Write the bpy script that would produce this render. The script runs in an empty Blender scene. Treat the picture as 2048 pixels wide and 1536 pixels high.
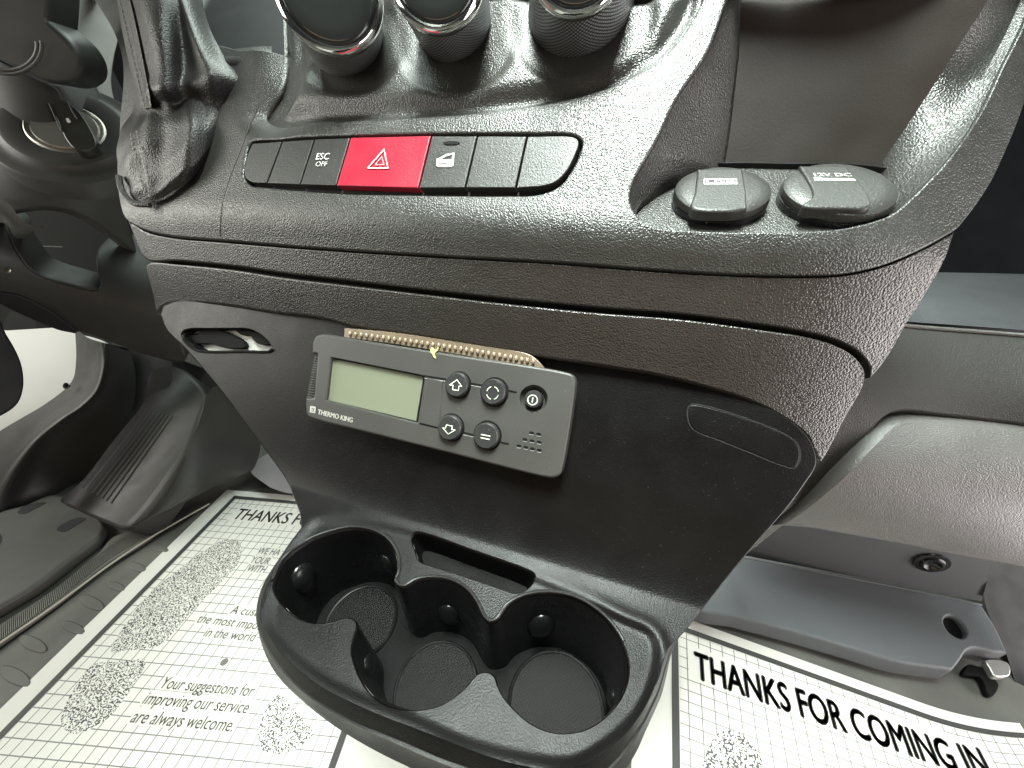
import bpy, bmesh, math, random
import numpy as np
from mathutils import Matrix, Vector
from mathutils.geometry import delaunay_2d_cdt
random.seed(4); rng = np.random.default_rng(4)

# ------------------------------------------------------------------ camera
F = 750.0
def _n(v): v = np.array(v, float); return v/np.linalg.norm(v)
Yc = _n((311, -528, F)); Dn = _n((60000, 2156250, 1493120))
Yc = _n(Yc-Dn*Yc.dot(Dn)); Xc = np.cross(Dn, -Yc); Xc = _n(Xc) 
if Xc[0] < 0: Xc = -Xc
M = np.array([Xc, Yc, -Dn])            # rows: world axes seen in camera coordinates (x right, y down, z ahead)
CAM = np.array([0, 0, .51])
sc = bpy.context.scene
cd = bpy.data.cameras.new('camera'); cam = bpy.data.objects.new('camera', cd); sc.collection.objects.link(cam)
cd.sensor_width = 36; cd.lens = 36*F/2048; cd.clip_start = .01; cd.clip_end = 100
R, Dw, Fw = M[:, 0], M[:, 1], M[:, 2]
cam.matrix_world = Matrix([[R[0], -Dw[0], -Fw[0], CAM[0]], [R[1], -Dw[1], -Fw[1], CAM[1]], [R[2], -Dw[2], -Fw[2], CAM[2]], [0, 0, 0, 1]])
sc.camera = cam
# ------------------------------------------------------------------ world, lamps, exposure
w = bpy.data.worlds.new('World'); sc.world = w; w.use_nodes = True
w.node_tree.nodes['Background'].inputs[0].default_value = (.93, .97, 1, 1)
w.node_tree.nodes['Background'].inputs[1].default_value = .03
def area(name, loc, target, sx, sy, power, col, spread=180):
    l = bpy.data.lights.new(name, 'AREA'); l.spread = math.radians(spread); l.shape = 'RECTANGLE'; l.size = sx; l.size_y = sy; l.energy = power; l.color = col
    o = bpy.data.objects.new(name, l); sc.collection.objects.link(o); o.location = loc
    o.rotation_euler = (Vector(target)-Vector(loc)).to_track_quat('-Z', 'Y').to_euler()
area('windscreen_light', (-.15, 1.1, 1.35), (-.05, .2, .45), 1.7, .7, 27, (.86, 1, .91))
area('overhead_fill', (-.08, .28, 1.5), (-.04, .28, .6), .8, .34, 6.9, (.91, 1, .93), 46)  # added lamp overhead, to bring a sheen to the upper console face
area('passenger_door_light', (1.25, .06, .22), (.25, .2, .25), .85, 1.5, 30, (1, .94, .92))
area('driver_door_light', (-1.3, -.15, .85), (-.3, .3, .40), .7, .7, 11, (1, .99, .90))
area('rear_warm_fill', (.2, -1.3, .45), (-.05, .25, .50), 1.4, .25, 3.6, (1, .72, .48))  # added warm lamp behind the view, to tint the console bands brown
sc.view_settings.view_transform = 'Standard'; sc.view_settings.look = 'None'
sc.view_settings.exposure = .12; sc.view_settings.gamma = 1
# ------------------------------------------------------------------ geometry helpers
A2 = lambda p: np.atleast_2d(np.array(p, float))
def ray(p):
    p = A2(p); v = np.stack([(p[:, 0]-1024)/F, (p[:, 1]-768)/F, np.ones(len(p))], 1); return v @ M.T
lean = math.atan2(-M[2, 2], M[1, 2])
ES = np.array([0, math.sin(lean), math.cos(lean)]); EH = np.array([0, -math.cos(lean), math.sin(lean)])
UP = np.array([0, 0, 1.]); FWD = np.array([0, 1., 0])
def atz(p, z): return CAM+ray(p)*np.reshape(z, (-1, 1))
def plane(n, d):                      # n.(P-CAM) = d
    n = np.array(n, float)
    def f(p): r = ray(p); return CAM+r*(d/(r @ n))[:, None]
    f.n = _n(n)*(-np.sign(d)) ; return f
def planeZ(z): return plane(UP, z-CAM[2])
def planeY(y): return plane(FWD, y)
def planeH(h): return plane(EH, h)
def through(n, px, z):                # plane with normal n through the point at image px and depth z
    n = _n(n); P = atz([px], z)[0]-CAM; return plane(n, P.dot(n))
def proj(P):
    q = (np.atleast_2d(P)-CAM) @ M; return np.stack([1024+F*q[:, 0]/q[:, 2], 768+F*q[:, 1]/q[:, 2]], 1)
class Surf:                           # h = H(s, x) relief over the leaning console plane, met by the sight line
    def __init__(s, H): s.H = H; s.n = EH
    def __call__(self, p):
        r = ray(p); s0 = r @ ES; h0 = r @ EH; x0 = r[:, 0]
        g = lambda t: h0*t-self.H(s0*t, x0*t)
        lo = np.full(len(r), .06); hi = np.full(len(r), .06); found = np.zeros(len(r), bool)
        for t in np.linspace(.07, .75, 120):
            tt = np.full(len(r), t); neg = (g(tt) <= 0) & ~found
            hi[neg] = t; found |= neg; lo[~found] = t
        hi[~found] = .75
        for _ in range(30):
            m = (lo+hi)/2; b = g(m) > 0; lo = np.where(b, m, lo); hi = np.where(b, hi, m)
        return CAM+r*((lo+hi)/2)[:, None]
def knots(lst, col=900):
    out = []
    for py, h in lst:
        r = ray([(col, py)])[0]; t = h/(r @ EH); out.append((t*(r @ ES), h))
    return np.array(sorted(out))
def interp(kn):
    xs, ys = kn[:, 0], kn[:, 1]; d = np.gradient(ys, xs)
    def f(x):
        sh = np.shape(x); x = np.ravel(x); i = np.clip(np.searchsorted(xs, x)-1, 0, len(xs)-2); hh = xs[i+1]-xs[i]; t = (x-xs[i])/hh; tc = np.clip(t, 0, 1)
        y = (2*tc**3-3*tc**2+1)*ys[i]+(tc**3-2*tc**2+tc)*hh*d[i]+(-2*tc**3+3*tc**2)*ys[i+1]+(tc**3-tc**2)*hh*d[i+1]
        y = y+np.where(t < 0, (x-xs[0])*d[0], 0)+np.where(t > 1, (x-xs[-1])*d[-1], 0); return y.reshape(sh)
    return f
def cr(pts, step=6, closed=False, sharp=()):
    """smooth curve through traced points, resampled about every `step`; points in `sharp` stay corners"""
    P = A2(pts); n = len(P); out = []
    segs = range(n if closed else n-1)
    for i in segs:
        p1, p2 = P[i], P[(i+1) % n]
        p0 = P[(i-1) % n] if (closed or i > 0) else 2*p1-p2
        p3 = P[(i+2) % n] if (closed or i < n-2) else 2*p2-p1
        if i in sharp: p0 = 2*p1-p2
        if (i+1) % n in sharp: p3 = 2*p2-p1
        L = np.linalg.norm(p2-p1); k = max(1, int(round(L/step)))
        a0, a1, a2 = [max(np.linalg.norm(q), 1e-9)**.5 for q in (p1-p0, p2-p1, p3-p2)]
        m1 = a1*((p1-p0)/a0-(p2-p0)/(a0+a1)+(p2-p1)/a1); m2 = a1*((p2-p1)/a1-(p3-p1)/(a1+a2)+(p3-p2)/a2)
        t = (np.arange(k)/k)[:, None]
        out.append((2*t**3-3*t**2+1)*p1+(t**3-2*t**2+t)*m1+(-2*t**3+3*t**2)*p2+(t**3-t**2)*m2)
    if not closed: out.append(P[-1:])
    return np.vstack(out)
def area2(P): return .5*np.sum(P[:, 0]*np.roll(P[:, 1], -1)-np.roll(P[:, 0], -1)*P[:, 1])
def offset(P, d):                     # d>0 grows, d<0 shrinks a closed outline
    t = np.roll(P, -1, 0)-np.roll(P, 1, 0); t /= np.maximum(np.linalg.norm(t, axis=1), 1e-9)[:, None]
    nrm = np.stack([t[:, 1], -t[:, 0]], 1)*np.sign(area2(P)); return P+nrm*d
def inside(P, q):
    x, y = q[:, 0], q[:, 1]; r = np.zeros(len(q), bool); Q = np.roll(P, -1, 0)
    for (x1, y1), (x2, y2) in zip(P, Q):
        c = (y1 > y) != (y2 > y)
        if c.any(): r ^= c & (x < (x2-x1)*(y-y1)/((y2-y1) or 1e-12)+x1)
    return r
def dist(P, q, closed=True):
    d = np.full(len(q), 1e9); Q = np.roll(P, -1, 0); n = len(P) if closed else len(P)-1
    for i in range(n):
        a, b = P[i], Q[i]; ab = b-a; t = np.clip(((q-a) @ ab)/max(ab @ ab, 1e-12), 0, 1)
        d = np.minimum(d, np.linalg.norm(q-a-t[:, None]*ab, axis=1))
    return d
def sst(a, b, x): t = np.clip((x-a)/(b-a), 0, 1); return t*t*(3-2*t)
# ------------------------------------------------------------------ object helpers
def thing(name, loc, label, cat, group=None):
    o = bpy.data.objects.new(name, None); sc.collection.objects.link(o); o.location = [float(c) for c in loc]; o.empty_display_size = .02
    o['label'] = label; o['category'] = cat
    if group: o['group'] = group
    return o
def tag(o, label, cat, group=None):
    o['label'] = label; o['category'] = cat
    if group: o['group'] = group
    return o
def rootloc(o):
    v = np.zeros(3)
    while o is not None: v = v+np.array(o.location); o = o.parent
    return v
def mesh(name, V, Fc, mat, parent=None, smooth=True, label=None, kind=None, uv=None, face=None, recalc=False, origin=None, sharp=40):
    V = np.array(V, float); off = rootloc(parent) if parent else np.zeros(3)
    if not parent:
        off = V.mean(0) if origin is None else np.array(origin, float)
    me = bpy.data.meshes.new(name); me.from_pydata((V-off).tolist(), [], [tuple(int(i) for i in f) for f in Fc])
    if recalc:
        bm = bmesh.new(); bm.from_mesh(me); bmesh.ops.recalc_face_normals(bm, faces=bm.faces); bm.to_mesh(me); bm.free()
    if uv is not None:
        ul = me.uv_layers.new(name='UVMap'); li = np.zeros(len(me.loops), int); me.loops.foreach_get('vertex_index', li)
        ul.data.foreach_set('uv', np.array(uv, float)[li].ravel())
    if smooth:
        me.polygons.foreach_set('use_smooth', [True]*len(me.polygons))
        if sharp: me.set_sharp_from_angle(angle=math.radians(sharp))
    me.materials.append(mat); me.update()
    o = bpy.data.objects.new(name, me); sc.collection.objects.link(o)
    if parent: o.parent = parent
    else: o.location = [float(c) for c in off]
    if label: o['label'] = label
    if kind: o['kind'] = kind
    return o
def cdt(outline, holes=(), step=8):
    P = [outline]+list(holes); pts = np.vstack(P); edges = []; k = 0
    for q in P: m = len(q); edges += [(k+i, k+(i+1) % m) for i in range(m)]; k += m
    lo, hi = outline.min(0), outline.max(0)
    gx = np.arange(lo[0]+step*.5, hi[0], step); gy = np.arange(lo[1]+step*.5, hi[1], step*.9)
    G = np.array([(x+(step/2 if j % 2 else 0), y) for j, y in enumerate(gy) for x in gx]).reshape(-1, 2)
    if len(G):
        ok = inside(outline, G)
        for h in holes: ok &= ~inside(h, G)
        G = G[ok]; ok = dist(outline, G) > step*.45
        for h in holes: ok &= dist(h, G) > step*.45
        G = G[ok]; pts = np.vstack([pts, G])
    vs, _, fs, ov, _, _ = delaunay_2d_cdt([Vector(p) for p in pts], edges, [], 0, 1e-4)
    vs = np.array([(v.x, v.y) for v in vs]); fs = np.array([f for f in fs if len(f) == 3]); c = vs[fs].mean(1)
    ok = inside(outline, c)
    for h in holes: ok &= ~inside(h, c)
    fs = fs[ok]; mp = {}
    for i, l in enumerate(ov):
        for o in l: mp[o] = i
    loops = []; k = 0
    for q in P: loops.append([mp[k+i] for i in range(len(q))]); k += len(q)
    return vs, fs, loops
def panel(name, outline, surf, mat, parent, holes=(), smooth=True, step=8, fil=3, drop=.001, skirt=.004, hskirt=None, up=0, back=None, hfil=None, label=None, kind=None, origin=None, uvf=None, hback=None):
    """sheet on a surface, cut to its outline and holes, edges rounded over and turned back"""
    outline = A2(outline)
    if area2(outline) < 0: outline = outline[::-1]
    N = np.array(surf.n) if back is None else -_n(back); hfil = fil if hfil is None else hfil; hfl = hfil if isinstance(hfil, (list, tuple)) else [hfil]*len(holes)
    S = lambda p: surf(p)+N*up
    holes = [A2(h) for h in holes]; holes = [h if area2(h) > 0 else h[::-1] for h in holes]
    inn = offset(outline, -fil) if fil else outline; hin = [offset(h, f_) if f_ else h for h, f_ in zip(holes, hfl)]
    vs, fs, loops = cdt(inn, hin, step); V = S(vs); Vl = [V]; Fl = [fs]; nv = len(V)
    # face the camera
    t = V[fs]; nn = np.cross(t[:, 1]-t[:, 0], t[:, 2]-t[:, 0])
    fl = (nn*(CAM-t.mean(1))).sum(1) < 0; fs[fl] = fs[fl][:, ::-1]
    FF = [tuple(f) for f in fs]
    for li, (base, sgn, fl_, sk) in enumerate([(outline, 1, fil, skirt)]+[(h, -1, f_, skirt if hskirt is None else hskirt) for h, f_ in zip(holes, hfl)]):
        prev = loops[li]; n = len(base); rings = []; Nn = N if (sgn > 0 or hback is None or hback[li-1] is None) else -_n(hback[li-1])
        if fl_:
            for a in (30, 60, 90):
                a = math.radians(a); rings.append(S(offset(base, -sgn*fl_*(1-math.sin(a))))-Nn*drop*(1-math.cos(a)))
        last = rings[-1] if rings else S(base)
        if sk: rings.append(last-Nn*sk*.15); rings.append(last-Nn*sk)
        for r in rings:
            Vl.append(r); idx = list(range(nv, nv+n)); nv += n
            for i in range(n):
                j = (i+1) % n; q = (prev[i], prev[j], idx[j], idx[i]); FF.append(q if sgn < 0 else q[::-1])
            prev = idx
    V = np.vstack(Vl)
    return mesh(name, V, FF, mat, parent, label=label, kind=kind, origin=origin, smooth=smooth)
def loft(name, rings, mat, parent=None, closed=True, cap=False, capstart=False, uv=False, **k):
    n = len(rings[0]); V = np.vstack(rings); Fc = []; m = len(rings)
    for a in range(m-1):
        for i in range(n if closed else n-1):
            j = (i+1) % n; Fc.append((a*n+i, a*n+j, (a+1)*n+j, (a+1)*n+i))
    if cap: Fc.append(tuple(range((m-1)*n, m*n)))
    if capstart: Fc.append(tuple(range(n))[::-1])
    return mesh(name, V, Fc, mat, parent, recalc=closed, **k)
def lathe(name, P, ax, prof, mat, parent=None, n=48, cap=True, ref=None, sx=1, **k):
    """surface of revolution: prof = [(distance along ax, radius)]"""
    ax = _n(ax); u = np.cross(ax, ref if ref is not None else ES); u = _n(u); v = np.cross(ax, u); th = np.arange(n)*2*math.pi/n
    rings = [P+ax*a+(np.cos(th)[:, None]*u*sx+np.sin(th)[:, None]*v)*r for a, r in prof]
    return loft(name, rings, mat, parent, cap=cap, **k)
def tube(name, P, r, mat, parent=None, closed=False, n=8, **k):
    P = np.array(P, float); T = np.gradient(P, axis=0)
    if closed: T = np.roll(P, -1, 0)-np.roll(P, 1, 0)
    T /= np.linalg.norm(T, axis=1)[:, None]; a = np.cross(T, EH+.01); a /= np.linalg.norm(a, axis=1)[:, None]; b = np.cross(T, a)
    th = np.arange(n)*2*math.pi/n; V = []; m = len(P)
    for c, s in zip(np.cos(th), np.sin(th)): V.append(P+(a*c+b*s)*r)
    V = np.stack(V, 1).reshape(-1, 3); Fc = []
    for i in range(m if closed else m-1):
        j = (i+1) % m
        for q in range(n): q2 = (q+1) % n; Fc.append((i*n+q, i*n+q2, j*n+q2, j*n+q))
    if not closed: Fc += [tuple(range(n))[::-1], tuple(range((m-1)*n, m*n))]
    return mesh(name, V, Fc, mat, parent, recalc=True, **k)
def patch(name, grid, mat, parent=None, sub=8, th=0, nrm=None, disp=None, raw=False, **k):
    """smooth sheet through a net of (image x, image y, depth) or world points; th gives it a turned-back edge"""
    G = np.array(grid, float); r, c, _ = G.shape
    def up1(Q):
        return np.stack([cr_n(Q[:, j], sub) for j in range(Q.shape[1])], 1)
    def cr_n(P, s):
        Pp = np.vstack([2*P[0]-P[1], P, 2*P[-1]-P[-2]]); out = []
        for i in range(len(P)-1):
            p0, p1, p2, p3 = Pp[i:i+4]
            for t in np.arange(s)/s:
                out.append(.5*((2*p1)+(-p0+p2)*t+(2*p0-5*p1+4*p2-p3)*t*t+(-p0+3*p1-3*p2+p3)*t**3))
        out.append(P[-1]); return np.array(out)
    D = up1(G); D = up1(D.transpose(1, 0, 2)).transpose(1, 0, 2)
    R_, C_ = D.shape[:2]; flat = D.reshape(-1, 3)
    V = flat if raw else atz(flat[:, :2], flat[:, 2])
    uu, vv = np.meshgrid(np.linspace(0, 1, C_), np.linspace(0, 1, R_)); uv = np.stack([uu.ravel(), vv.ravel()], 1)
    if disp is not None: V = V+disp(uv, V)
    Fc = [(i*C_+j, (i+1)*C_+j, (i+1)*C_+j+1, i*C_+j+1) for i in range(R_-1) for j in range(C_-1)]
    if th:
        N = np.array(nrm if nrm is not None else Fw, float); b = [j for j in range(C_)]+[(i+1)*C_-1 for i in range(1, R_)]+[(R_-1)*C_+j for j in range(C_-2, -1, -1)]+[i*C_ for i in range(R_-2, 0, -1)]
        nv = len(V); V = np.vstack([V, V[b]+N*th]); uv = np.vstack([uv, uv[b]]); m = len(b)
        Fc += [(b[i], b[(i+1) % m], nv+(i+1) % m, nv+i) for i in range(m)]
    return mesh(name, V, Fc, mat, parent, uv=uv, **k)
def textmesh(body, bold=0.0, shear=0.0, spacing=1.0):
    c = bpy.data.curves.new('t', 'FONT'); c.body = body; c.offset = 0; c.shear = shear; c.space_character = spacing; c.resolution_u = 4
    o = bpy.data.objects.new('t', c); sc.collection.objects.link(o); bpy.context.view_layer.update()
    me = bpy.data.meshes.new_from_object(o); bm = bmesh.new(); bm.from_mesh(me)
    bmesh.ops.triangulate(bm, faces=bm.faces)
    V = np.array([v.co[:2] for v in bm.verts]); V0 = V; Fc = [tuple(v.index for v in f.verts) for f in bm.faces]
    if bold: n0 = len(V); F0 = Fc; V = np.vstack([V0+[d, e] for d, e in ((-bold, 0), (0, bold*.6), (0, -bold*.6), (bold, 0))]); Fc = [tuple(i+k*n0 for i in f) for k in range(4) for f in F0]
    bm.free(); bpy.data.objects.remove(o); bpy.data.curves.remove(c); bpy.data.meshes.remove(me)
    return V, Fc
def text(name, body, fmap, mat, parent, bold=0.0, cap=.72, x1=None, th=.0002, n=None, **k):
    """lettering laid on a surface; fmap takes (0..1 along the line, 0..1 of cap height) to points"""
    V, Fc = textmesh(body, bold); V = V.copy(); V[:, 0] = (V[:, 0]-V[:, 0].min())/(np.ptp(V[:, 0])); V[:, 1] /= cap
    P = fmap(V); N = np.array(n if n is not None else EH); return mesh(name, P+N*th, Fc, mat, parent, smooth=False, **k)
def quadmap(bl, br, tl, surf):
    bl, br, tl = map(np.array, (bl, br, tl)); return lambda uv: surf(bl+(br-bl)*uv[:, :1]+(tl-bl)*uv[:, 1:2])
def homog(src, dst):
    Aa = []; b = []
    for (x, y), (u, v) in zip(src, dst):
        Aa += [[x, y, 1, 0, 0, 0, -u*x, -u*y], [0, 0, 0, x, y, 1, -v*x, -v*y]]; b += [u, v]
    h = np.append(np.linalg.solve(Aa, b), 1).reshape(3, 3)
    def f(p, H=h): p = A2(p); q = np.c_[p, np.ones(len(p))] @ H.T; return q[:, :2]/q[:, 2:]
    hi = np.linalg.inv(h); f.inv = lambda p: f(p, hi); return f
# ------------------------------------------------------------------ materials
def newmat(name):
    m = bpy.data.materials.new(name); m.use_nodes = True; nt = m.node_tree; return m, nt, nt.nodes['Principled BSDF']
def nd(nt, t, **k):
    n = nt.nodes.new(t)
    for a, b in k.items(): setattr(n, a, b)
    return n
def plastic(name, col, rough=.5, grain=900, bump=.35, dist_=.0002, spec=.5, kind='leather', coat=0, var=.12, dust=0, metal=0, sheen=0):
    m, nt, b = newmat(name); L = nt.links
    tc = nd(nt, 'ShaderNodeTexCoord')
    b.inputs['Roughness'].default_value = rough; b.inputs['Specular IOR Level'].default_value = spec
    b.inputs['Coat Weight'].default_value = coat; b.inputs['Metallic'].default_value = metal
    b.inputs['Sheen Weight'].default_value = sheen; b.inputs['Sheen Roughness'].default_value = .4
    ns = nd(nt, 'ShaderNodeTexNoise'); ns.inputs['Scale'].default_value = 14; ns.inputs['Detail'].default_value = 6; L.new(tc.outputs['Object'], ns.inputs[0])
    rp = nd(nt, 'ShaderNodeMapRange'); rp.inputs[1].default_value = .3; rp.inputs[2].default_value = .7; rp.inputs[3].default_value = 1-var; rp.inputs[4].default_value = 1+var; L.new(ns.outputs[0], rp.inputs[0])
    mx = nd(nt, 'ShaderNodeMix', data_type='RGBA', blend_type='MULTIPLY'); mx.inputs[0].default_value = 1; mx.inputs[6].default_value = (*col, 1)
    L.new(rp.outputs[0], mx.inputs[7]); out = mx.outputs[2]
    if dust:
        d = nd(nt, 'ShaderNodeTexNoise'); d.inputs['Scale'].default_value = 700; d.inputs['Detail'].default_value = 1; L.new(tc.outputs['Object'], d.inputs[0])
        dr = nd(nt, 'ShaderNodeMapRange'); dr.inputs[1].default_value = .72; dr.inputs[2].default_value = .78; dr.inputs[4].default_value = dust; L.new(d.outputs[0], dr.inputs[0])
        m2 = nd(nt, 'ShaderNodeMix', data_type='RGBA'); L.new(dr.outputs[0], m2.inputs[0]); L.new(out, m2.inputs[6]); m2.inputs[7].default_value = (.4, .38, .33, 1); out = m2.outputs[2]
    L.new(out, b.inputs['Base Color'])
    rr = nd(nt, 'ShaderNodeMapRange'); rr.inputs[1].default_value = .3; rr.inputs[2].default_value = .7; rr.inputs[3].default_value = rough-.05; rr.inputs[4].default_value = rough+.07
    n3 = nd(nt, 'ShaderNodeTexNoise'); n3.inputs['Scale'].default_value = 45; n3.inputs['Detail'].default_value = 5; L.new(tc.outputs['Object'], n3.inputs[0]); L.new(n3.outputs[0], rr.inputs[0]); L.new(rr.outputs[0], b.inputs['Roughness'])
    if bump:
        if kind == 'leather':
            wn = nd(nt, 'ShaderNodeTexNoise'); wn.inputs['Scale'].default_value = grain*.6; L.new(tc.outputs['Object'], wn.inputs[0])
            ad = nd(nt, 'ShaderNodeVectorMath', operation='MULTIPLY_ADD'); ad.inputs[1].default_value = (.9/grain,)*3; L.new(wn.outputs['Color'], ad.inputs[0]); L.new(tc.outputs['Object'], ad.inputs[2])
            vo = nd(nt, 'ShaderNodeTexVoronoi', feature='SMOOTH_F1'); vo.inputs['Scale'].default_value = grain; vo.inputs['Smoothness'].default_value = .5; L.new(ad.outputs[0], vo.inputs['Vector']); src = vo.outputs['Distance']; inv = True
        else:
            vo = nd(nt, 'ShaderNodeTexNoise'); vo.inputs['Scale'].default_value = grain; vo.inputs['Detail'].default_value = 2; L.new(tc.outputs['Object'], vo.inputs[0]); src = vo.outputs[0]; inv = False
        bp = nd(nt, 'ShaderNodeBump', invert=inv); bp.inputs['Strength'].default_value = bump; bp.inputs['Distance'].default_value = dist_
        L.new(src, bp.inputs['Height']); L.new(bp.outputs[0], b.inputs['Normal'])
    return m
def plain(name, col, rough=.5, metal=0, emit=0, spec=.5, alpha=1, trans=0):
    m, nt, b = newmat(name); b.inputs['Base Color'].default_value = (*col, 1); b.inputs['Roughness'].default_value = rough; b.inputs['Metallic'].default_value = metal
    b.inputs['Specular IOR Level'].default_value = spec; b.inputs['Transmission Weight'].default_value = trans; return m
SHELL = plastic('grained_black_plastic', (.026, .026, .0235), .37, 1050, .9, .0004, spec=.75, dust=.12)
BAND = plastic('coarse_grained_black_plastic', (.022, .0195, .017), .36, 1000, .85, .0004, spec=.8, dust=.1)
LOWER = plastic('satin_black_plastic', (.004, .0036, .0036), .36, 1300, .7, .0003, spec=.2, kind='noise', dust=.05)
TRAYM = plastic('tray_black_plastic', (.011, .0105, .010), .42, 1300, .5, .0002, spec=.35, kind='noise', dust=.12)
WELL = plastic('smooth_black_plastic', (.006, .006, .0065), .28, 500, .05, .0002, kind='noise')
DARK = plastic('deep_black_plastic', (.006, .006, .007), .7, 300, .1)
BTN = plastic('button_black_plastic', (.028, .028, .026), .45, 900, .8, .0003, kind='noise', dust=.35)
REDM = plastic('red_button_plastic', (.34, .010, .030), .42, 900, .5, .0003, kind='noise', dust=.1, var=.05)
LEATH = plastic('black_leather', (.015, .0142, .0135), .40, 900, .9, .0004)
COLUM = plastic('smooth_grey_black_plastic', (.05, .05, .048), .5, 1500, .15, .0002, kind='noise')
KNEE = plastic('matt_black_plastic', (.022, .022, .021), .52, 900, .3, .0002, kind='noise')
FASC = plastic('dash_fascia_plastic', (.030, .027, .025), .5, 1000, .8, .0004, spec=.4)
GLOVE = plastic('door_lit_dash_plastic', (.10, .094, .09), .38, 1100, .7, .0004, spec=1.0)  # door light reflected in the glovebox is put into this paler base
GREYM = plastic('grey_painted_plastic', (.085, .09, .097), .6, 1200, .25, .0002, kind='noise', var=.06)
RADIO = plastic('charcoal_controller_plastic', (.038, .037, .034), .5, 1600, .15, .0001, kind='noise', dust=.12)
RUBBER = plastic('grey_rubber_floor', (.10, .10, .09), .6, 300, .3, .0003, kind='noise', var=.3)
WHITEP = plastic('white_body_paint', (.62, .62, .60), .4, 300, .02, kind='noise', var=.03)
CHROME = plain('chrome', (.75, .75, .72), .09, 1)
METAL = plain('brushed_metal', (.52, .50, .45), .42, 1)
PRINT = plain('white_print', (.75, .75, .72), .6)
GREYPRINT = plain('grey_print', (.36, .36, .34), .6)
INK = plain('black_ink', (.035, .034, .034), .55)
INKG = plain('grey_ink', (.12, .12, .11), .55)
BLACK = plain('black_void', (.003, .003, .003), .8, spec=.2)
PAPERW = plastic('white_paper', (.62, .61, .57), .55, 60, .15, .001, kind='noise', var=.03)
LCD = plain('liquid_crystal_glass', (.145, .158, .11), .5, spec=.3)
THREAD = plain('grey_thread', (.33, .32, .30), .7)
def grid_paper(name, nu, nv, ou, ov):
    m, nt, b = newmat(name); L = nt.links; uv = nd(nt, 'ShaderNodeUVMap'); sp = nd(nt, 'ShaderNodeSeparateXYZ'); L.new(uv.outputs[0], sp.inputs[0])
    def line(src, n, o, wd):
        a = nd(nt, 'ShaderNodeMath', operation='MULTIPLY_ADD'); a.inputs[1].default_value = n; a.inputs[2].default_value = o; L.new(src, a.inputs[0])
        f = nd(nt, 'ShaderNodeMath', operation='FRACT'); L.new(a.outputs[0], f.inputs[0])
        s = nd(nt, 'ShaderNodeMath', operation='SUBTRACT'); L.new(f.outputs[0], s.inputs[0]); s.inputs[1].default_value = .5
        ab = nd(nt, 'ShaderNodeMath', operation='ABSOLUTE'); L.new(s.outputs[0], ab.inputs[0])
        g = nd(nt, 'ShaderNodeMath', operation='GREATER_THAN'); g.inputs[1].default_value = .5-wd; L.new(ab.outputs[0], g.inputs[0]); return g.outputs[0]
    mxx = nd(nt, 'ShaderNodeMath', operation='MAXIMUM'); L.new(line(sp.outputs[0], nu, ou, .042), mxx.inputs[0]); L.new(line(sp.outputs[1], nv, ov, .042), mxx.inputs[1])
    mx = nd(nt, 'ShaderNodeMix', data_type='RGBA'); L.new(mxx.outputs[0], mx.inputs[0]); mx.inputs[6].default_value = (.62, .61, .57, 1); mx.inputs[7].default_value = (.17, .17, .165, 1)
    L.new(mx.outputs[2], b.inputs['Base Color']); b.inputs['Roughness'].default_value = .55; return m
def speckle(name, scale):
    m, nt, b = newmat(name); L = nt.links; uv = nd(nt, 'ShaderNodeTexCoord')
    n = nd(nt, 'ShaderNodeTexNoise'); n.inputs['Scale'].default_value = scale; n.inputs['Detail'].default_value = .6; L.new(uv.outputs['Object'], n.inputs[0])
    g = nd(nt, 'ShaderNodeMapRange'); g.inputs[1].default_value = .50; g.inputs[2].default_value = .54; L.new(n.outputs[0], g.inputs[0])
    mx = nd(nt, 'ShaderNodeMix', data_type='RGBA'); L.new(g.outputs[0], mx.inputs[0]); mx.inputs[6].default_value = (.62, .61, .57, 1); mx.inputs[7].default_value = (.05, .05, .05, 1)
    L.new(mx.outputs[2], b.inputs['Base Color']); b.inputs['Roughness'].default_value = .55; return m
def netted(name, col, dot, nu, nv, rough=.4, spec=.5):
    m, nt, b = newmat(name); L = nt.links; uv = nd(nt, 'ShaderNodeUVMap')
    mp = nd(nt, 'ShaderNodeMapping'); mp.inputs['Scale'].default_value = (nu, nv, 1); L.new(uv.outputs[0], mp.inputs[0])
    vo = nd(nt, 'ShaderNodeTexVoronoi'); vo.inputs['Randomness'].default_value = 0; vo.inputs['Scale'].default_value = 1; vo.voronoi_dimensions = '2D'; mp.inputs['Rotation'].default_value = (0, 0, .785); L.new(mp.outputs[0], vo.inputs['Vector'])
    g = nd(nt, 'ShaderNodeMapRange'); g.inputs[1].default_value = .42; g.inputs[2].default_value = .3; L.new(vo.outputs['Distance'], g.inputs[0])
    mx = nd(nt, 'ShaderNodeMix', data_type='RGBA'); L.new(g.outputs[0], mx.inputs[0]); mx.inputs[6].default_value = (*col, 1); mx.inputs[7].default_value = (*dot, 1); L.new(mx.outputs[2], b.inputs['Base Color'])
    bp = nd(nt, 'ShaderNodeBump'); bp.inputs['Strength'].default_value = .8; bp.inputs['Distance'].default_value = .0008; L.new(g.outputs[0], bp.inputs['Height']); L.new(bp.outputs[0], b.inputs['Normal'])
    b.inputs['Roughness'].default_value = rough; b.inputs['Specular IOR Level'].default_value = spec; return m
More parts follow.
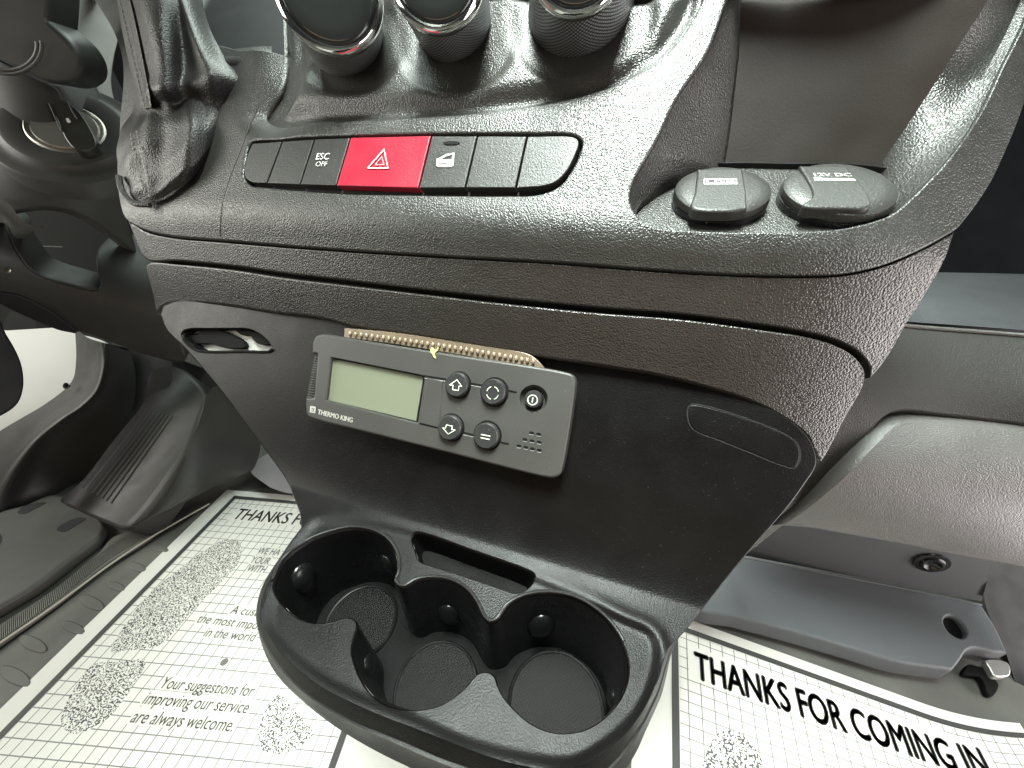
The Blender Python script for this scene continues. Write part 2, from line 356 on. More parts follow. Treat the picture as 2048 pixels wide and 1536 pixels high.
#BODY
class DSurf:                          # smooth depth sheet: quadratic through points (image x, image y, depth)
    def __init__(s, pts, n=None):
        P = A2(pts); s.B = lambda p: np.stack([np.ones(len(p)), p[:, 0]/1e3, p[:, 1]/1e3, (p[:, 0]/1e3)**2, p[:, 0]*p[:, 1]/1e6, (p[:, 1]/1e3)**2], 1)[:, :(6 if len(P) >= 6 else 3)]
        s.c = np.linalg.lstsq(s.B(P), 1/P[:, 2], rcond=None)[0]; m = P[:, :2].mean(0)
        a, b, c = s(m+[[0, 0], [20, 0], [0, 20]]); nn = _n(np.cross(b-a, c-a)); s.n = nn if nn.dot(CAM-a) > 0 else -nn
        if n is not None: s.n = _n(n)
    def __call__(s, p): p = A2(p); return atz(p, 1/(s.B(p) @ s.c))
def addh(S, f):
    g = lambda p: S(p)+np.reshape(f(A2(p)), (-1, 1))*EH
    g.n = EH; return g
# ================================================================== centre console
console = thing('centre_console', (-.12, .22, 0), 'black moulded centre console with switch row, cup holders and heater knobs', 'console')
fA = interp(knots([(760, -.249), (700, -.241), (600, -.226), (500, -.2135), (465, -.2092), (440, -.2073), (415, -.2072), (390, -.2085), (300, -.2118), (200, -.2155), (0, -.223), (-200, -.231)]))
def HA(s, x): return fA(s)-.12*(x+.1)**2-2.6*np.clip(x-.07, 0, 1)**2
SA = Surf(HA); H0 = -.247
ZT = CAM[2]-.2337
def HL(s, x):
    a = H0-1.5*np.clip(x-.07, 0, 1)**2+0*s; b = (-.2337-ES[2]*s)/EH[2]; k = .010
    return np.maximum(a, b)+k*np.exp(-np.abs(a-b)/(k*1.6))*.55
SL = Surf(HL)
cluster_rim = cr([(518, 207), (512, 222), (530, 236), (588, 241), (720, 236), (895, 226), (1027, 212), (1137, 193), (1225, 165), (1313, 119), (1368, 60), (1402, 0), (1415, -60), (1000, -70), (560, -70), (556, 0), (556, 123), (545, 165)], 9, True, (12, 13, 14))
bin_rim = cr([(1453, 0), (1415, 103), (1357, 190), (1308, 290), (1266, 364), (1260, 400), (1274, 432), (1303, 452), (1386, 461), (1490, 464), (1614, 462), (1688, 456), (1780, 430), (1821, 398), (1904, 311), (1966, 219), (2007, 132), (2052, 41), (2090, -60), (1475, -60)], 10, True, (18, 19))
q = lambda L, s, ox, oy: [(ox+x/s, oy+y/s) for x, y in L]
btn_rim = cr(q([(118, 92), (290, 72), (660, 56), (1120, 46), (1650, 46), (1905, 54), (1948, 85), (1935, 160), (1885, 260), (1820, 340), (1700, 385), (1560, 392), (1040, 388), (590, 378), (200, 345), (105, 330), (72, 285), (82, 200), (98, 120)], 2.7676, 460, 250), 6, True)
outA = cr([(150, -60), (240, 100), (238, 250), (233, 340), (238, 400), (250, 437), (290, 460), (345, 472), (440, 480), (560, 490), (700, 500), (900, 512), (1100, 523), (1300, 538), (1450, 547), (1600, 550), (1690, 546), (1770, 528), (1840, 499), (1885, 475), (1916, 456), (1930, 440), (1960, 400), (1987, 356), (2028, 265), (2048, 211), (2090, 90), (2110, -60)], 10)
outA = np.vstack([outA, [(1800, -62), (1600, -62), (1000, -62), (556, -62)], cr([(555, -40), (556, 40), (556, 92), (535, 96), (480, 100)], 10), [(400, 80), (330, 40), (300, -40), (220, -60)]])
cluster_h = cluster_rim.copy(); cluster_h[:, 1] = np.maximum(cluster_h[:, 1], -50)
bin_h = bin_rim.copy(); bin_h[:, 1] = np.maximum(bin_h[:, 1], -50)
def dedupe(P):
    k = np.linalg.norm(P-np.roll(P, 1, 0), axis=1) > 1.5; return P[k]
cluster_h, bin_h = dedupe(cluster_h), dedupe(bin_h)
def rolled(p):
    d = dist(cluster_rim, p); lf = sst(640, 540, p[:, 0]); wd = 20+34*lf
    return -(.0022+.0065*lf)*np.clip(1-d/wd, 0, 1)**2
panel('upper_shell', outA, addh(SA, rolled), SHELL, console, [btn_rim, cluster_h, bin_h], step=9, fil=3, drop=.0012, skirt=.012, hfil=4, hskirt=.008)
tube('mould_line', SA(cr([(518, 208), (500, 250), (482, 300), (462, 350), (446, 400), (441, 440), (440, 474)], 8))-EH*.0001, .0005, SHELL, console, n=6)
# band under the upper shell, and the band below it
bB = cr([(252, 441), (290, 463), (345, 475), (440, 483), (560, 493), (700, 503), (900, 515), (1100, 526), (1300, 541), (1450, 550), (1600, 553), (1690, 549), (1770, 531), (1840, 502), (1885, 479), (1914, 462)], 9)
bB2 = cr([(1883, 541), (1850, 596), (1821, 641), (1780, 712), (1757, 742), (1742, 756), (1744, 735), (1722, 704), (1680, 680), (1614, 662), (1531, 648), (1366, 626), (1200, 613), (1000, 594), (800, 572), (640, 553), (566, 545), (469, 531), (352, 520), (289, 518), (270, 488)], 9)
SB = addh(SA, lambda p: -.0012+0*p[:, 0]); 
panel('middle_band', np.vstack([bB, [(1899, 508)], bB2]), SB, BAND, console, step=9, fil=3, drop=.0012, skirt=.012)
c1 = cr([(291, 530), (300, 524), (352, 527), (469, 539), (566, 554), (640, 563), (800, 582), (1000, 605), (1200, 625), (1366, 638), (1531, 660), (1614, 673), (1672, 690), (1712, 714), (1731, 742), (1728, 772), (1690, 840), (1662, 895), (1641, 925), (1629, 905), (1614, 873), (1573, 840), (1510, 806), (1407, 773), (1303, 748), (1240, 738), (1058, 710), (859, 676), (693, 651), (640, 637), (547, 626), (430, 609), (352, 607), (326, 614), (314, 630), (304, 590), (296, 560)], 9, True)
SC = addh(SA, lambda p: .0002+0*p[:, 0])
panel('lower_band', c1, SC, BAND, console, step=9, fil=5, drop=.003, skirt=.02)
# dark core that closes the joints from behind
core = cr([(262, 380), (300, 540), (330, 640), (700, 700), (1300, 780), (1600, 880), (1690, 800), (1740, 730), (1840, 560), (1870, 480), (1600, 520), (1250, 480), (700, 440)], 14, True)
panel('core', core, addh(SA, lambda p: -.014+0*p[:, 0]), DARK, console, step=30, fil=0, skirt=.05, back=FWD)
# lower shell: recessed face flowing into the tray
wellq = lambda L: q(L, 2.226, 480, 980)
well = cr(wellq([(150, 440), (165, 380), (210, 300), (300, 230), (400, 190), (500, 172), (590, 187), (650, 225), (688, 290), (692, 350), (678, 402), (700, 432), (735, 432), (785, 405), (860, 395), (940, 410), (1005, 450), (1048, 510), (1075, 565), (1105, 592), (1145, 580), (1195, 515), (1270, 475), (1360, 462), (1460, 475), (1550, 515), (1640, 590), (1700, 680), (1728, 770), (1725, 850), (1700, 920), (1640, 1000), (1560, 1060), (1470, 1085), (1380, 1080), (1290, 1040), (1220, 980), (1170, 920), (1146, 872), (1132, 832), (1104, 812), (1066, 812), (1036, 832), (1004, 872), (960, 910), (880, 960), (790, 980), (700, 975), (610, 940), (550, 880), (510, 800), (490, 720), (502, 655), (514, 615), (508, 582), (482, 566), (445, 567), (395, 582), (330, 590), (260, 575), (200, 530), (165, 490)]), 6, True)
slot = cr([(822, 1078), (828, 1066), (842, 1066), (950, 1103), (1060, 1143), (1069, 1150), (1066, 1162), (1048, 1180), (1030, 1185), (1012, 1180), (930, 1152), (855, 1128), (836, 1120), (828, 1100)], 6, True)
key_hole = cr(q([(185, 235), (225, 170), (340, 138), (700, 132), (1060, 130), (1340, 140), (1480, 195), (1600, 275), (1700, 380), (1755, 470), (1755, 535), (1690, 552), (1250, 552), (900, 556), (560, 546), (420, 490), (290, 365), (200, 295)], 8.533, 340, 640), 4, True)
left_edge = cr([(318, 628), (330, 660), (371, 702), (441, 785), (480, 838), (519, 890), (545, 925), (570, 962), (586, 1000), (597, 1030), (599, 1056)], 8)
tray_top = cr([(599, 1056), (570, 1096), (527, 1172), (515, 1215), (517, 1240), (531, 1270), (570, 1321), (637, 1375), (705, 1411), (770, 1439), (839, 1465), (907, 1492), (974, 1517), (1040, 1535), (1100, 1542), (1160, 1534), (1225, 1497), (1282, 1436), (1316, 1368), (1334, 1310), (1352, 1285), (1372, 1266)], 8)
right_edge = cr([(1372, 1266), (1400, 1230), (1450, 1166), (1506, 1098), (1573, 1022), (1608, 975), (1635, 930), (1632, 900), (1614, 868), (1573, 834), (1510, 800), (1407, 767), (1303, 742), (1058, 702), (859, 668), (640, 629), (547, 617), (430, 602), (352, 600), (324, 610)], 9)
outL = dedupe(np.vstack([left_edge, tray_top[1:], right_edge[1:]]))
inset = np.array(wellq([(262, 200), (330, 130), (500, 122), (700, 160), (900, 228), (1200, 340), (1500, 462), (1700, 562), (1830, 625), (1868, 700), (1850, 850), (1780, 1000), (1650, 1130), (1480, 1225), (1300, 1215), (1100, 1172), (950, 1122), (800, 1052), (500, 930), (350, 850), (200, 730), (115, 620), (110, 540), (140, 430), (200, 290)])); insetc = cr(inset, 10, True)
def lowdisp(p):
    d = dist(insetc, p); i = inside(insetc, p); sd = np.where(i, d, -d)
    top = sst(1350, 1240, p[:, 1]+0*(p[:, 0]))
    return np.where(p[:, 1] > 1000, -.0026*sst(-5, 19, sd), 0)+.0012*np.exp(-((sd+6)/12)**2)*(p[:, 1] > 1000)*sst(1150, 1290, p[:, 0]+.3*(p[:, 1]-1100))
SLd = lambda p: SL(p)+np.reshape(lowdisp(A2(p)), (-1, 1))*(EH*.5+UP*.5)
SLd.n = EH
panel('lower_shell', outL, SLd, LOWER, console, [well, slot, offset(key_hole, -3)], step=6, fil=5, drop=.003, skirt=.006, hfil=[4, 3, 3], hskirt=.001, hback=[-UP, -UP, None])
# side walls running back from the lower shell towards the dash
for e in (right_edge[:60], left_edge):
    P = SL(e)-EH*.004; loft('side_wall', [P, P-EH*.01+FWD*.02, P+FWD*.12+UP*0], LOWER, console, closed=False)
# front wall and lower lip of the tray
ST = planeZ(ZT)
def rs(P, n):
    d = np.r_[0, np.cumsum(np.linalg.norm(np.diff(P, axis=0), axis=1))]; t = np.linspace(0, d[-1], n); return np.stack([np.interp(t, d, P[:, i]) for i in range(P.shape[1])], 1)
k1 = rs(tray_top, 150)
grv = rs(cr([(599, 1058), (570, 1098), (526, 1173), (514, 1220), (516, 1252), (547, 1314), (615, 1386), (705, 1440), (795, 1478), (900, 1522), (1000, 1552), (1110, 1572), (1200, 1545), (1265, 1475), (1308, 1398), (1335, 1330), (1352, 1298), (1373, 1268)], 8), 150)
lip = rs(cr([(599, 1058), (569, 1099), (525, 1174), (513, 1222), (515, 1254), (525, 1294), (552, 1348), (615, 1411), (682, 1461), (750, 1501), (821, 1536), (900, 1572), (1000, 1605), (1120, 1612), (1215, 1580), (1268, 1512), (1290, 1465), (1322, 1393), (1349, 1325), (1374, 1269)], 8), 150)
Pt = SLd(k1)-EH*.003; cen = Pt.mean(0)
Pg = planeZ(ZT-.013)(grv); Pl = planeZ(ZT-.028)(lip); fade = np.minimum(1, np.minimum(np.arange(150), np.arange(150)[::-1])/14.)[:, None]
Pg = Pt+(Pg-Pt)*fade; Pl = Pt+(Pl-Pt)*fade
inw = (cen-Pt)*[1, 1, 0]; inw /= np.linalg.norm(inw, axis=1)[:, None]
loft('tray_wall', [Pt, Pt+(Pg-Pt)*.25, Pt+(Pg-Pt)*.6, Pg, Pg+inw*.002-UP*.001*fade], LOWER, console, closed=False)
loft('tray_lip', [Pg+inw*.003*fade-UP*.0015*fade, Pg-UP*.002*fade, Pg+(Pl-Pg)*.15-inw*.0006, Pg+(Pl-Pg)*.3+inw*.0003, Pg+(Pl-Pg)*.8, Pl, Pl+inw*.003-UP*.003, Pl+inw*.005-UP*.008, Pl+inw*.007-UP*.03], TRAYM, console, closed=False)
FLOORM = plastic('well_floor_plastic', (.003, .003, .003), .6, 900, .3, spec=.08)
# ---- cup wells
W0 = SLd(offset(well, -.4))-UP*.0026
cen_px = np.array(wellq([(425, 375), (800, 690), (1430, 775)])); CC = planeZ(ZT)(cen_px); CC = CC-FWD*[[0.0], [0.0], [0.0]]
dd = np.linalg.norm(W0[:, None, :2]-CC[None, :, :2], axis=2); wt = np.exp(-dd/.006); wt /= wt.sum(1)[:, None]; tgt = wt @ CC
def ringd(t, dz):
    P = W0.copy(); P[:, :2] += (tgt-W0)[:, :2]*t; f_ = min(1, max(0, dz/.012)); P[:, 2] = P[:, 2]*(1-f_)+(ZT-.004)*f_-dz; return P
DEP = .062
cw = loft('cup_well', [ringd(0, -.0006), ringd(.006, .002), ringd(.012, .006), ringd(.05, DEP*.5), ringd(.08, DEP*.9), ringd(.11, DEP)], WELL, console, cap=False)
vs, fs, _ = cdt(ringd(.11, 0)[:, :2]*1000, (), 6); mesh('cup_floor', np.c_[vs/1000, np.full(len(vs), ZT-.004-DEP)], fs, FLOORM, cw)
MESHF = netted('cup_floor_mesh', (.003, .003, .0035), (.012, .0105, .010), 34, 34, .55, .12)
for i, (c, r) in enumerate(zip(CC, (.026, .027, .030))):
    c = c.copy(); c[2] = ZT-.004-DEP; th = np.arange(56)*2*math.pi/56; d = np.stack([np.cos(th), np.sin(th), 0*th], 1)
    V = [c+UP*.0014]+[c+UP*.0014+d*r*f for f in (.5, .93)]; V = np.vstack([V[0][None]]+V[1:]); uv = (V[:, :2]-c[:2])/(2*r)+.5
    Fc = [(0, 1+k, 1+(k+1) % 56) for k in range(56)]+[(1+k, 57+k, 57+(k+1) % 56, 1+(k+1) % 56) for k in range(56)]
    mesh('cup_mat', V, Fc, MESHF, cw, uv=uv)
    loft('cup_mat_ring', [c+d*r*.93+UP*.001, c+d*r*.94+UP*.0022, c+d*r*.97+UP*.0026, c+d*r+UP*.002, c+d*r*1.02], WELL, cw)
from mathutils.bvhtree import BVHTree
def bvh(o):
    me = o.data; off = Vector(rootloc(o)); return BVHTree.FromPolygons([v.co+off for v in me.vertices], [tuple(p.vertices) for p in me.polygons])
tw = bvh(cw)
for (bx, by), rr_, ci in zip(wellq([(285, 395), (655, 330), (932, 555), (1345, 605), (1655, 925), (572, 790)]), (34, 24, 30, 36, 24, 26), (0, 0, 1, 2, 2, 1)):
    d = ray([(bx, by)])[0]; hit = tw.ray_cast(Vector(CAM+d*.05), Vector(d).normalized())
    P = np.array(hit[0]); ax = CC[ci]-P; ax[2] = 0; ax = _n(ax); r_ = rr_*((P-CAM) @ Fw)/F
    prof = [(-.004, r_*1.0), (0, r_)]+[(r_*.5*math.sin(a), r_*math.cos(a)) for a in np.radians([12, 25, 40, 55, 70, 85])]
    u_ax = _n(np.cross(ax, UP)); th = np.arange(28)*2*math.pi/28
    loft('grip_bump', [P-ax*.001+ax*a+(np.cos(th)[:, None]*u_ax*.85+np.sin(th)[:, None]*UP*1.15)*r for a, r in prof], WELL, cw, cap=True)
# bead that runs round the back of the wells
wb = offset(well, 5); i0 = int(np.argmin(np.hypot(*(wb-(552, 1165)).T))); i1 = int(np.argmin(np.hypot(*(wb-(1252, 1290)).T))); tube('well_bead', SLd(wb[i0:i1] if i1 > i0 else wb[i0:i1:-1])+UP*.0003, .0011, TRAYM, console)
# card slot
s0 = SLd(offset(slot, -.4))-UP*.0026; sc0 = s0.mean(0)
loft('card_slot', [s0+UP*.0004, s0-UP*.004, s0*.94+sc0*.06-UP*.012-FWD*0, s0*.9+sc0*.1-UP*.016], FLOORM, console, cap=True)
# key-card opening, closed behind by a pale plate, and its black catch
kh = key_hole; PH = planeH(H0-.009); PH2 = planeH(H0-.005)
loft('opening_wall', [SL(offset(kh, -2))-EH*.002, SL(offset(kh, -3))-EH*.010], BLACK, console)
opening = panel('opening_backing', offset(kh, 8), PH, plain('pale_backing', (.62, .63, .58), .6), console, step=12, fil=0, skirt=.001)
panel('catch', cr(q([(478, 240), (500, 190), (560, 158), (700, 150), (880, 185), (1060, 255), (1180, 320), (1265, 400), (1275, 465), (1100, 490), (900, 470), (700, 410), (480, 408), (330, 420), (200, 330), (190, 230), (330, 150), (320, 190), (335, 238)], 8.533, 340, 640), 4, True, (16, 17, 18)), PH2, BLACK, console, step=6, fil=1.5, drop=.001, skirt=.003)
panel('catch', cr(q([(1062, 150), (1330, 148), (1400, 190), (1490, 210), (1600, 280), (1710, 405), (1620, 425), (1490, 405), (1410, 330), (1350, 262), (1220, 260), (1140, 205)], 8.533, 340, 640), 4, True, (0,)), PH2, BLACK, console, step=6, fil=1, drop=.001, skirt=.003)
tube('opening_lip', planeH(H0+.0004)(cr(q([(230, 330), (330, 440), (450, 515), (600, 540), (900, 545), (1250, 538), (1700, 535), (1745, 500)], 8.533, 340, 640), 4)), .0013, BLACK, console)
# blanking plate at the right of the recessed face
bp_ = cr(q([(422, 775), (440, 748), (500, 752), (620, 785), (700, 812), (800, 850), (900, 895), (955, 940), (966, 1000), (940, 1052), (890, 1045), (700, 970), (560, 915), (470, 880), (436, 850)], 2.415, 1200, 500), 6, True)
tube('plate_joint', SL(bp_)-EH*.0003, .0006, DARK, console, closed=True, n=6)
panel('blanking_plate', offset(bp_, -1.5), SL, LOWER, console, step=8, fil=2, drop=.0006, skirt=.001, up=.0005)
# ---- switch row
panel('switch_recess', offset(btn_rim, 4), addh(SA, lambda p: -.006+0*p[:, 0]), DARK, console, step=20, fil=0, skirt=.001)
SBt = addh(SA, lambda p: .0+0*p[:, 0])
BT = [[(128, 105), (286, 95), (203, 322), (130, 318), (100, 303), (84, 278), (100, 170)], [(295, 94), (466, 83), (386, 330), (211, 323)], [(474, 82), (665, 75), (588, 336), (394, 330)],
      [(672, 73), (1112, 63), (1042, 350), (594, 337)], [(1121, 65), (1366, 65), (1299, 349), (1050, 350)], [(1375, 65), (1641, 67), (1578, 350), (1308, 349)], [(1650, 67), (1905, 72), (1930, 95), (1905, 180), (1860, 262), (1800, 318), (1740, 338), (1588, 350)]]
bl_ = ['blank leftmost switch', None, 'switch marked ESC OFF', 'red hazard warning switch with triangle', 'door lock switch with slot lamp', None, 'rounded rightmost blank switch']
bpx = []
for i, (L, lb) in enumerate(zip(BT, bl_)):
    P = q(L, 2.7676, 460, 250); sharp = tuple(range(len(P))) if i not in (0, 6) else ((0, 1, 2) if i == 0 else (0, 7))
    o = panel('hazard_switch' if i == 3 else 'switch', cr(P, 5, True, sharp), SBt, REDM if i == 3 else BTN, console, step=9, fil=1.6, drop=.0006, skirt=.0055, up=.0006, label=lb); bpx.append(o)
def decal(name, polys, surf, mat, parent, up=.0011, n=EH):
    V = []; Fc = []
    for P in polys:
        P = A2(P); vv, ff, _ = cdt(P if area2(P) > 0 else P[::-1], (), 400) if len(P) > 4 else (P, [(0, 1, 2, 3)] if len(P) == 4 else [(0, 1, 2)], 0)
        Fc += [tuple(len(V)+int(k) for k in f) for f in ff]; V += list(vv)
    return mesh(name, surf(V)+np.array(n)*up, Fc, mat, parent, smooth=False)
def strokes(name, lines, wd, surf, mat, parent, up=.0011, n=EH):
    out = []
    for L in lines:
        L = A2(L)
        for a, b in zip(L[:-1], L[1:]):
            d = b-a; d = d/np.linalg.norm(d); m = np.array([-d[1], d[0]])*wd/2; out.append([a-d*wd*.35+m, b+d*wd*.35+m, b+d*wd*.35-m, a-d*wd*.35-m])
    V = []; Fc = []
    for k, P in enumerate(out): Fc.append((4*k, 4*k+1, 4*k+2, 4*k+3)); V.append(surf(P)+np.array(n)*(up+.00002*(k % 3)))
    return mesh(name, np.vstack(V), Fc, mat, parent, smooth=False)
tri = q([(858, 140), (768, 243), (880, 243), (858, 140)], 2.7676, 460, 250); tri2 = q([(845, 180), (810, 225), (858, 225), (845, 180)], 2.7676, 460, 250)
strokes('warning_triangle', [tri], 2.6, SA, plain('pink_print', (.75, .45, .42), .6), bpx[3]); strokes('warning_triangle', [tri2], 1.8, SA, plain('pink_print_thin', (.7, .3, .3), .6), bpx[3])
B = lambda L: q(L, 2.7676, 460, 250)
text('lettering', 'ESC', quadmap(*B([(480, 196), (552, 195), (490, 160)]), SA), PRINT, bpx[2], bold=.015, th=.0011); text('lettering', 'OFF', quadmap(*B([(478, 233), (540, 233), (486, 206)]), SA), PRINT, bpx[2], bold=.015, th=.0011)
decal('door_symbol', [B([(1148, 190), (1160, 190), (1200, 168), (1244, 160), (1244, 168), (1203, 177), (1170, 197), (1158, 200)]), B([(1148, 197), (1240, 197), (1240, 203), (1148, 203)]), B([(1236, 160), (1246, 160), (1240, 230), (1229, 235)]), B([(1148, 203), (1162, 203), (1160, 236), (1146, 232)]), B([(1160, 222), (1232, 222), (1229, 238), (1158, 238)]), B([(1160, 203), (1232, 203), (1232, 209), (1160, 209)])], SA, PRINT, bpx[4])
strokes('door_symbol', [B([(1165, 214), (1208, 214)]), B([(1208, 210), (1222, 210), (1220, 219), (1207, 219), (1208, 210)])], 1.4, SA, PRINT, bpx[4])
panel('lamp_slot', cr(B([(1183, 103), (1195, 97), (1265, 96), (1275, 102), (1265, 112), (1192, 113)]), 3, True), SA, BLACK, bpx[4], step=20, fil=.8, drop=.0002, skirt=.0002, up=.0011)
# ---- heater cluster
cc_px = [(690, 75, 100), (905, 50, 104), (1160, 12, 132)]
base_line = cr([(560, 205), (600, 222), (720, 222), (895, 212), (1030, 196), (1140, 175), (1230, 140), (1300, 90), (1350, 30), (1370, -60)], 10)
def cldisp(p):
    d = dist(cluster_rim, p); z = -.0055-.0045*sst(0, 30, d)-.006*sst(640, 540, p[:, 0])*sst(60, 0, d)
    z = z+.008*sst(14, 58, d)
    g = np.zeros(len(p))
    for x, y, r in ((690, 70, 108), (905, 50, 126), (1160, 12, 152)):
        rr_ = np.hypot(p[:, 0]-x, p[:, 1]-y); g = 1-(1-g)*(1-sst(r+16, r-14, rr_)*.6-.4*sst(r, r*.5, rr_))
    return z-.0065*g
panel('heater_fascia', offset(cluster_h, 6), addh(SA, cldisp), SHELL, console, step=6, fil=0, skirt=.002)
GRIP = netted('knob_grip_net', (.008, .010, .011), (.24, .25, .25), 96, 24)
for (fx, fy, fz, fr), (bx, by, bz, br) in (((655, -22, .235, 104), (688, 74, .288, 74)), ((872, -57, .215, 97), (908, 50, .264, 76)), ((1160, -95, .192, 100), (1160, 14, .238, 104))):
    P1 = atz([(fx, fy)], fz)[0]; P2 = atz([(bx, by)], bz)[0]; ax = _n(P1-P2); Ln = np.linalg.norm(P1-P2); r1 = fr*fz/F; r2 = br*bz/F
    k = lathe('heater_knob', P2, ax, [(-.004, r2*1.02), (0, r2), (Ln*.9, r1*.985)], GRIP, console, n=72, cap=False)
    me = k.data; ul = me.uv_layers.new(name='UVMap') if not me.uv_layers else me.uv_layers[0]
    for lp in me.loops: vi = lp.vertex_index; ul.data[lp.index].uv = ((vi % 72)/72., (0, .08, 1)[vi//72])
    for pl in me.polygons:                   # close the seam of the net pattern
        us = [ul.data[l].uv[0] for l in pl.loop_indices]
        if max(us)-min(us) > .5:
            for l in pl.loop_indices:
                if ul.data[l].uv[0] < .5: ul.data[l].uv[0] += 1
    lathe('chrome_ring', P2, ax, [(Ln*.88, r1*.97), (Ln*.89, r1*1.0), (Ln*.93, r1*1.02), (Ln*.97, r1*1.015), (Ln*1.0, r1*.98), (Ln*1.02, r1*.93), (Ln*1.015, r1*.89), (Ln*1.0, r1*.87)], CHROME, k, n=72, cap=False)
    lathe('knob_cap', P2, ax, [(Ln*1.0, r1*.88), (Ln*1.02, r1*.86), (Ln*1.035, r1*.80), (Ln*1.045, r1*.6), (Ln*1.05, r1*.1)], plain('gloss_black', (.025, .028, .027), .16), k, n=64)
# ---- bin at the right of the upper shell
Pf = SA([(1490, 464)])[0]-CAM; nb = _n((0, -.30, .954)); binfl = plane(nb, (Pf-nb*.004).dot(nb)); 
bz = (binfl([(1600, 333)])[0]-CAM) @ Fw; nbk = _n((0, -.93, .36)); back = through(nbk, (1600, 333), bz)
binL = bin_h[(bin_h[:, 0] < 1500) & (bin_h[:, 1] < 425)]
fl_px = cr([(1262, 405), (1276, 436), (1305, 456), (1386, 466), (1490, 469), (1614, 467), (1690, 460), (1790, 430), (1850, 380), (1880, 330), (1760, 322), (1600, 325), (1430, 327), (1380, 350), (1330, 376)], 8, True)
panel('bin_floor', fl_px, binfl, SHELL, console, step=10, fil=0, skirt=.002)
rb = rs(cr([(1985, -45), (1974, 0), (1925, 80), (1868, 170), (1805, 265), (1762, 330), (1760, 345)], 8), 50)
lb2 = np.vstack([rs(A2([(1484, -45), (1478, 110), (1462, 250), (1449, 337)]), 34), rs(A2([(1440, 338), (1400, 350), (1345, 376), (1300, 405), (1276, 422), (1274, 432)]), 16)])
bpan = panel('bin_back_wall', np.vstack([rb, lb2[:34][::-1]]), back, plastic('sunlit_bin_plastic', (.024, .018, .0145), .5, 900, .3, .0003, kind='noise'), console, step=16, fil=0, skirt=.001)  # warm sunlight on the back wall is put into its brown base
lr = rs(cr([(1453, -45), (1453, 0), (1415, 103), (1357, 190), (1308, 290), (1266, 364), (1261, 402), (1268, 425)], 8), 50)
A_ = SA(lr)-EH*.003; B_ = np.vstack([back(lb2[:34]), binfl(lb2[34:])])
loft('bin_side_wall', [A_, A_*.8+B_*.2-EH*.004, A_*.4+B_*.6, B_-EH*.002], SHELL, console, closed=False)
rr2 = rs(cr([(2088, -45), (2052, 41), (2007, 132), (1966, 219), (1904, 311), (1821, 398), (1790, 425)], 8), 50)
A_ = SA(rr2)-EH*.003; B_ = back(rb)
loft('bin_side_wall', [A_, A_*.85+B_*.15-EH*.004, A_*.6+B_*.4-EH*.005, A_*.3+B_*.7-EH*.003, B_], SHELL, console, closed=False)
# raised end wall behind the 12 V socket
panel('bin_kerb', cr([(1752, 424), (1776, 404), (1796, 380), (1800, 356), (1812, 336), (1832, 334), (1840, 350), (1834, 378), (1806, 408), (1770, 436)], 6, True), binfl, SHELL, console, step=10, fil=3, drop=.001, skirt=.005, up=.004)
fb = binfl(rs(cr([(1395, 338), (1480, 336), (1560, 338), (1700, 340), (1800, 352)], 6), 20)); 
loft('bin_ledge', [fb-nb*.003, fb+nb*.003, fb+nb*.0035+FWD*.004, fb-nb*.003+FWD*.005], WELL, console, closed=False)
# ---- socket caps
def cap(name, label, cx, cy, rx, strap, words, rot=0, port=False):
    P = binfl([(cx, cy+24)])[0]; zc = (P-CAM) @ Fw; r = rx*zc/F*(.87 if rx < 105 else .84); ax = _n(nb+np.array([0, -.06, 0]))
    root = thing(name, P, label, 'socket cap')
    lathe('collar', P, ax, [(-.002, r*.98), (.001, r*1.0), (.0045, r*1.0), (.005, r*.96)], WELL, root, n=72, ref=FWD, cap=False)
    lathe('cap', P, ax, [(.0035, r*.9), (.0042, r*.98), (.006, r*1.0), (.0085, r*.975), (.0098, r*.9), (.0105, r*.7), (.0107, r*.3), (.0107, r*.02)], BTN, root, n=72, ref=FWD)
    tp = plane(ax, (P+ax*.0105-CAM).dot(ax)); N = ax
    tp.n = ax; s_ = panel('strap', cr(strap, 5, True, (0, 1, 2, 3)), tp, BTN, root, step=8, fil=4, drop=.0012, skirt=.0045, up=.0012)
    for bl, br, tl, wd in words: text('lettering', wd, quadmap(bl, br, tl, tp), PRINT, s_, bold=.02, th=.0014, n=ax)
    return root, tp, s_, P, r, ax
C = lambda L: q(L, 3.657, 1300, 300)
u_, tpu, su, Pu, ru, axu = cap('usb_socket_cap', 'round black socket cap marked USB, left one in the right-hand bin', 1434, 385, 99, C([(345, 150), (672, 148), (700, 330), (705, 440), (560, 460), (300, 430), (325, 320)]), [(C([(405, 262)])[0], C([(615, 262)])[0], C([(405, 232)])[0], 'USB')])
strokes('frame_line', [C([(392, 230), (626, 230), (626, 266), (392, 266), (392, 230)])], 1.6, tpu, PRINT, su, up=.0014, n=axu)
pm = plane(-Fw, -((Pu-CAM) @ Fw)+.0005+ru*0.0)
zc_ = (Pu-CAM) @ Fw; fr_ = atz(C([(405, 510), (545, 508), (540, 525), (410, 528)]), zc_-ru*.62)
loft('port', [fr_, fr_*.8+fr_.mean(0)*.2+Fw*.001, fr_*.78+fr_.mean(0)*.22+Fw*.004], METAL, u_, cap=True)
v_, tpv, sv, *_r = cap('power_socket_cap', 'round black socket cap marked 12V DC, right one in the right-hand bin', 1659, 384, 113, C([(1085, 128), (1425, 128), (1500, 220), (1590, 340), (1600, 425), (1400, 440), (1110, 415), (1185, 345)]), [(C([(1195, 210)])[0], C([(1470, 212)])[0], C([(1180, 186)])[0], '12V DC')])
decal('plug_symbol', [C([(1188, 218), (1238, 218), (1238, 224), (1480, 230), (1495, 243), (1240, 240), (1195, 243)])], tpv, PRINT, sv, up=.0014, n=_r[-1])
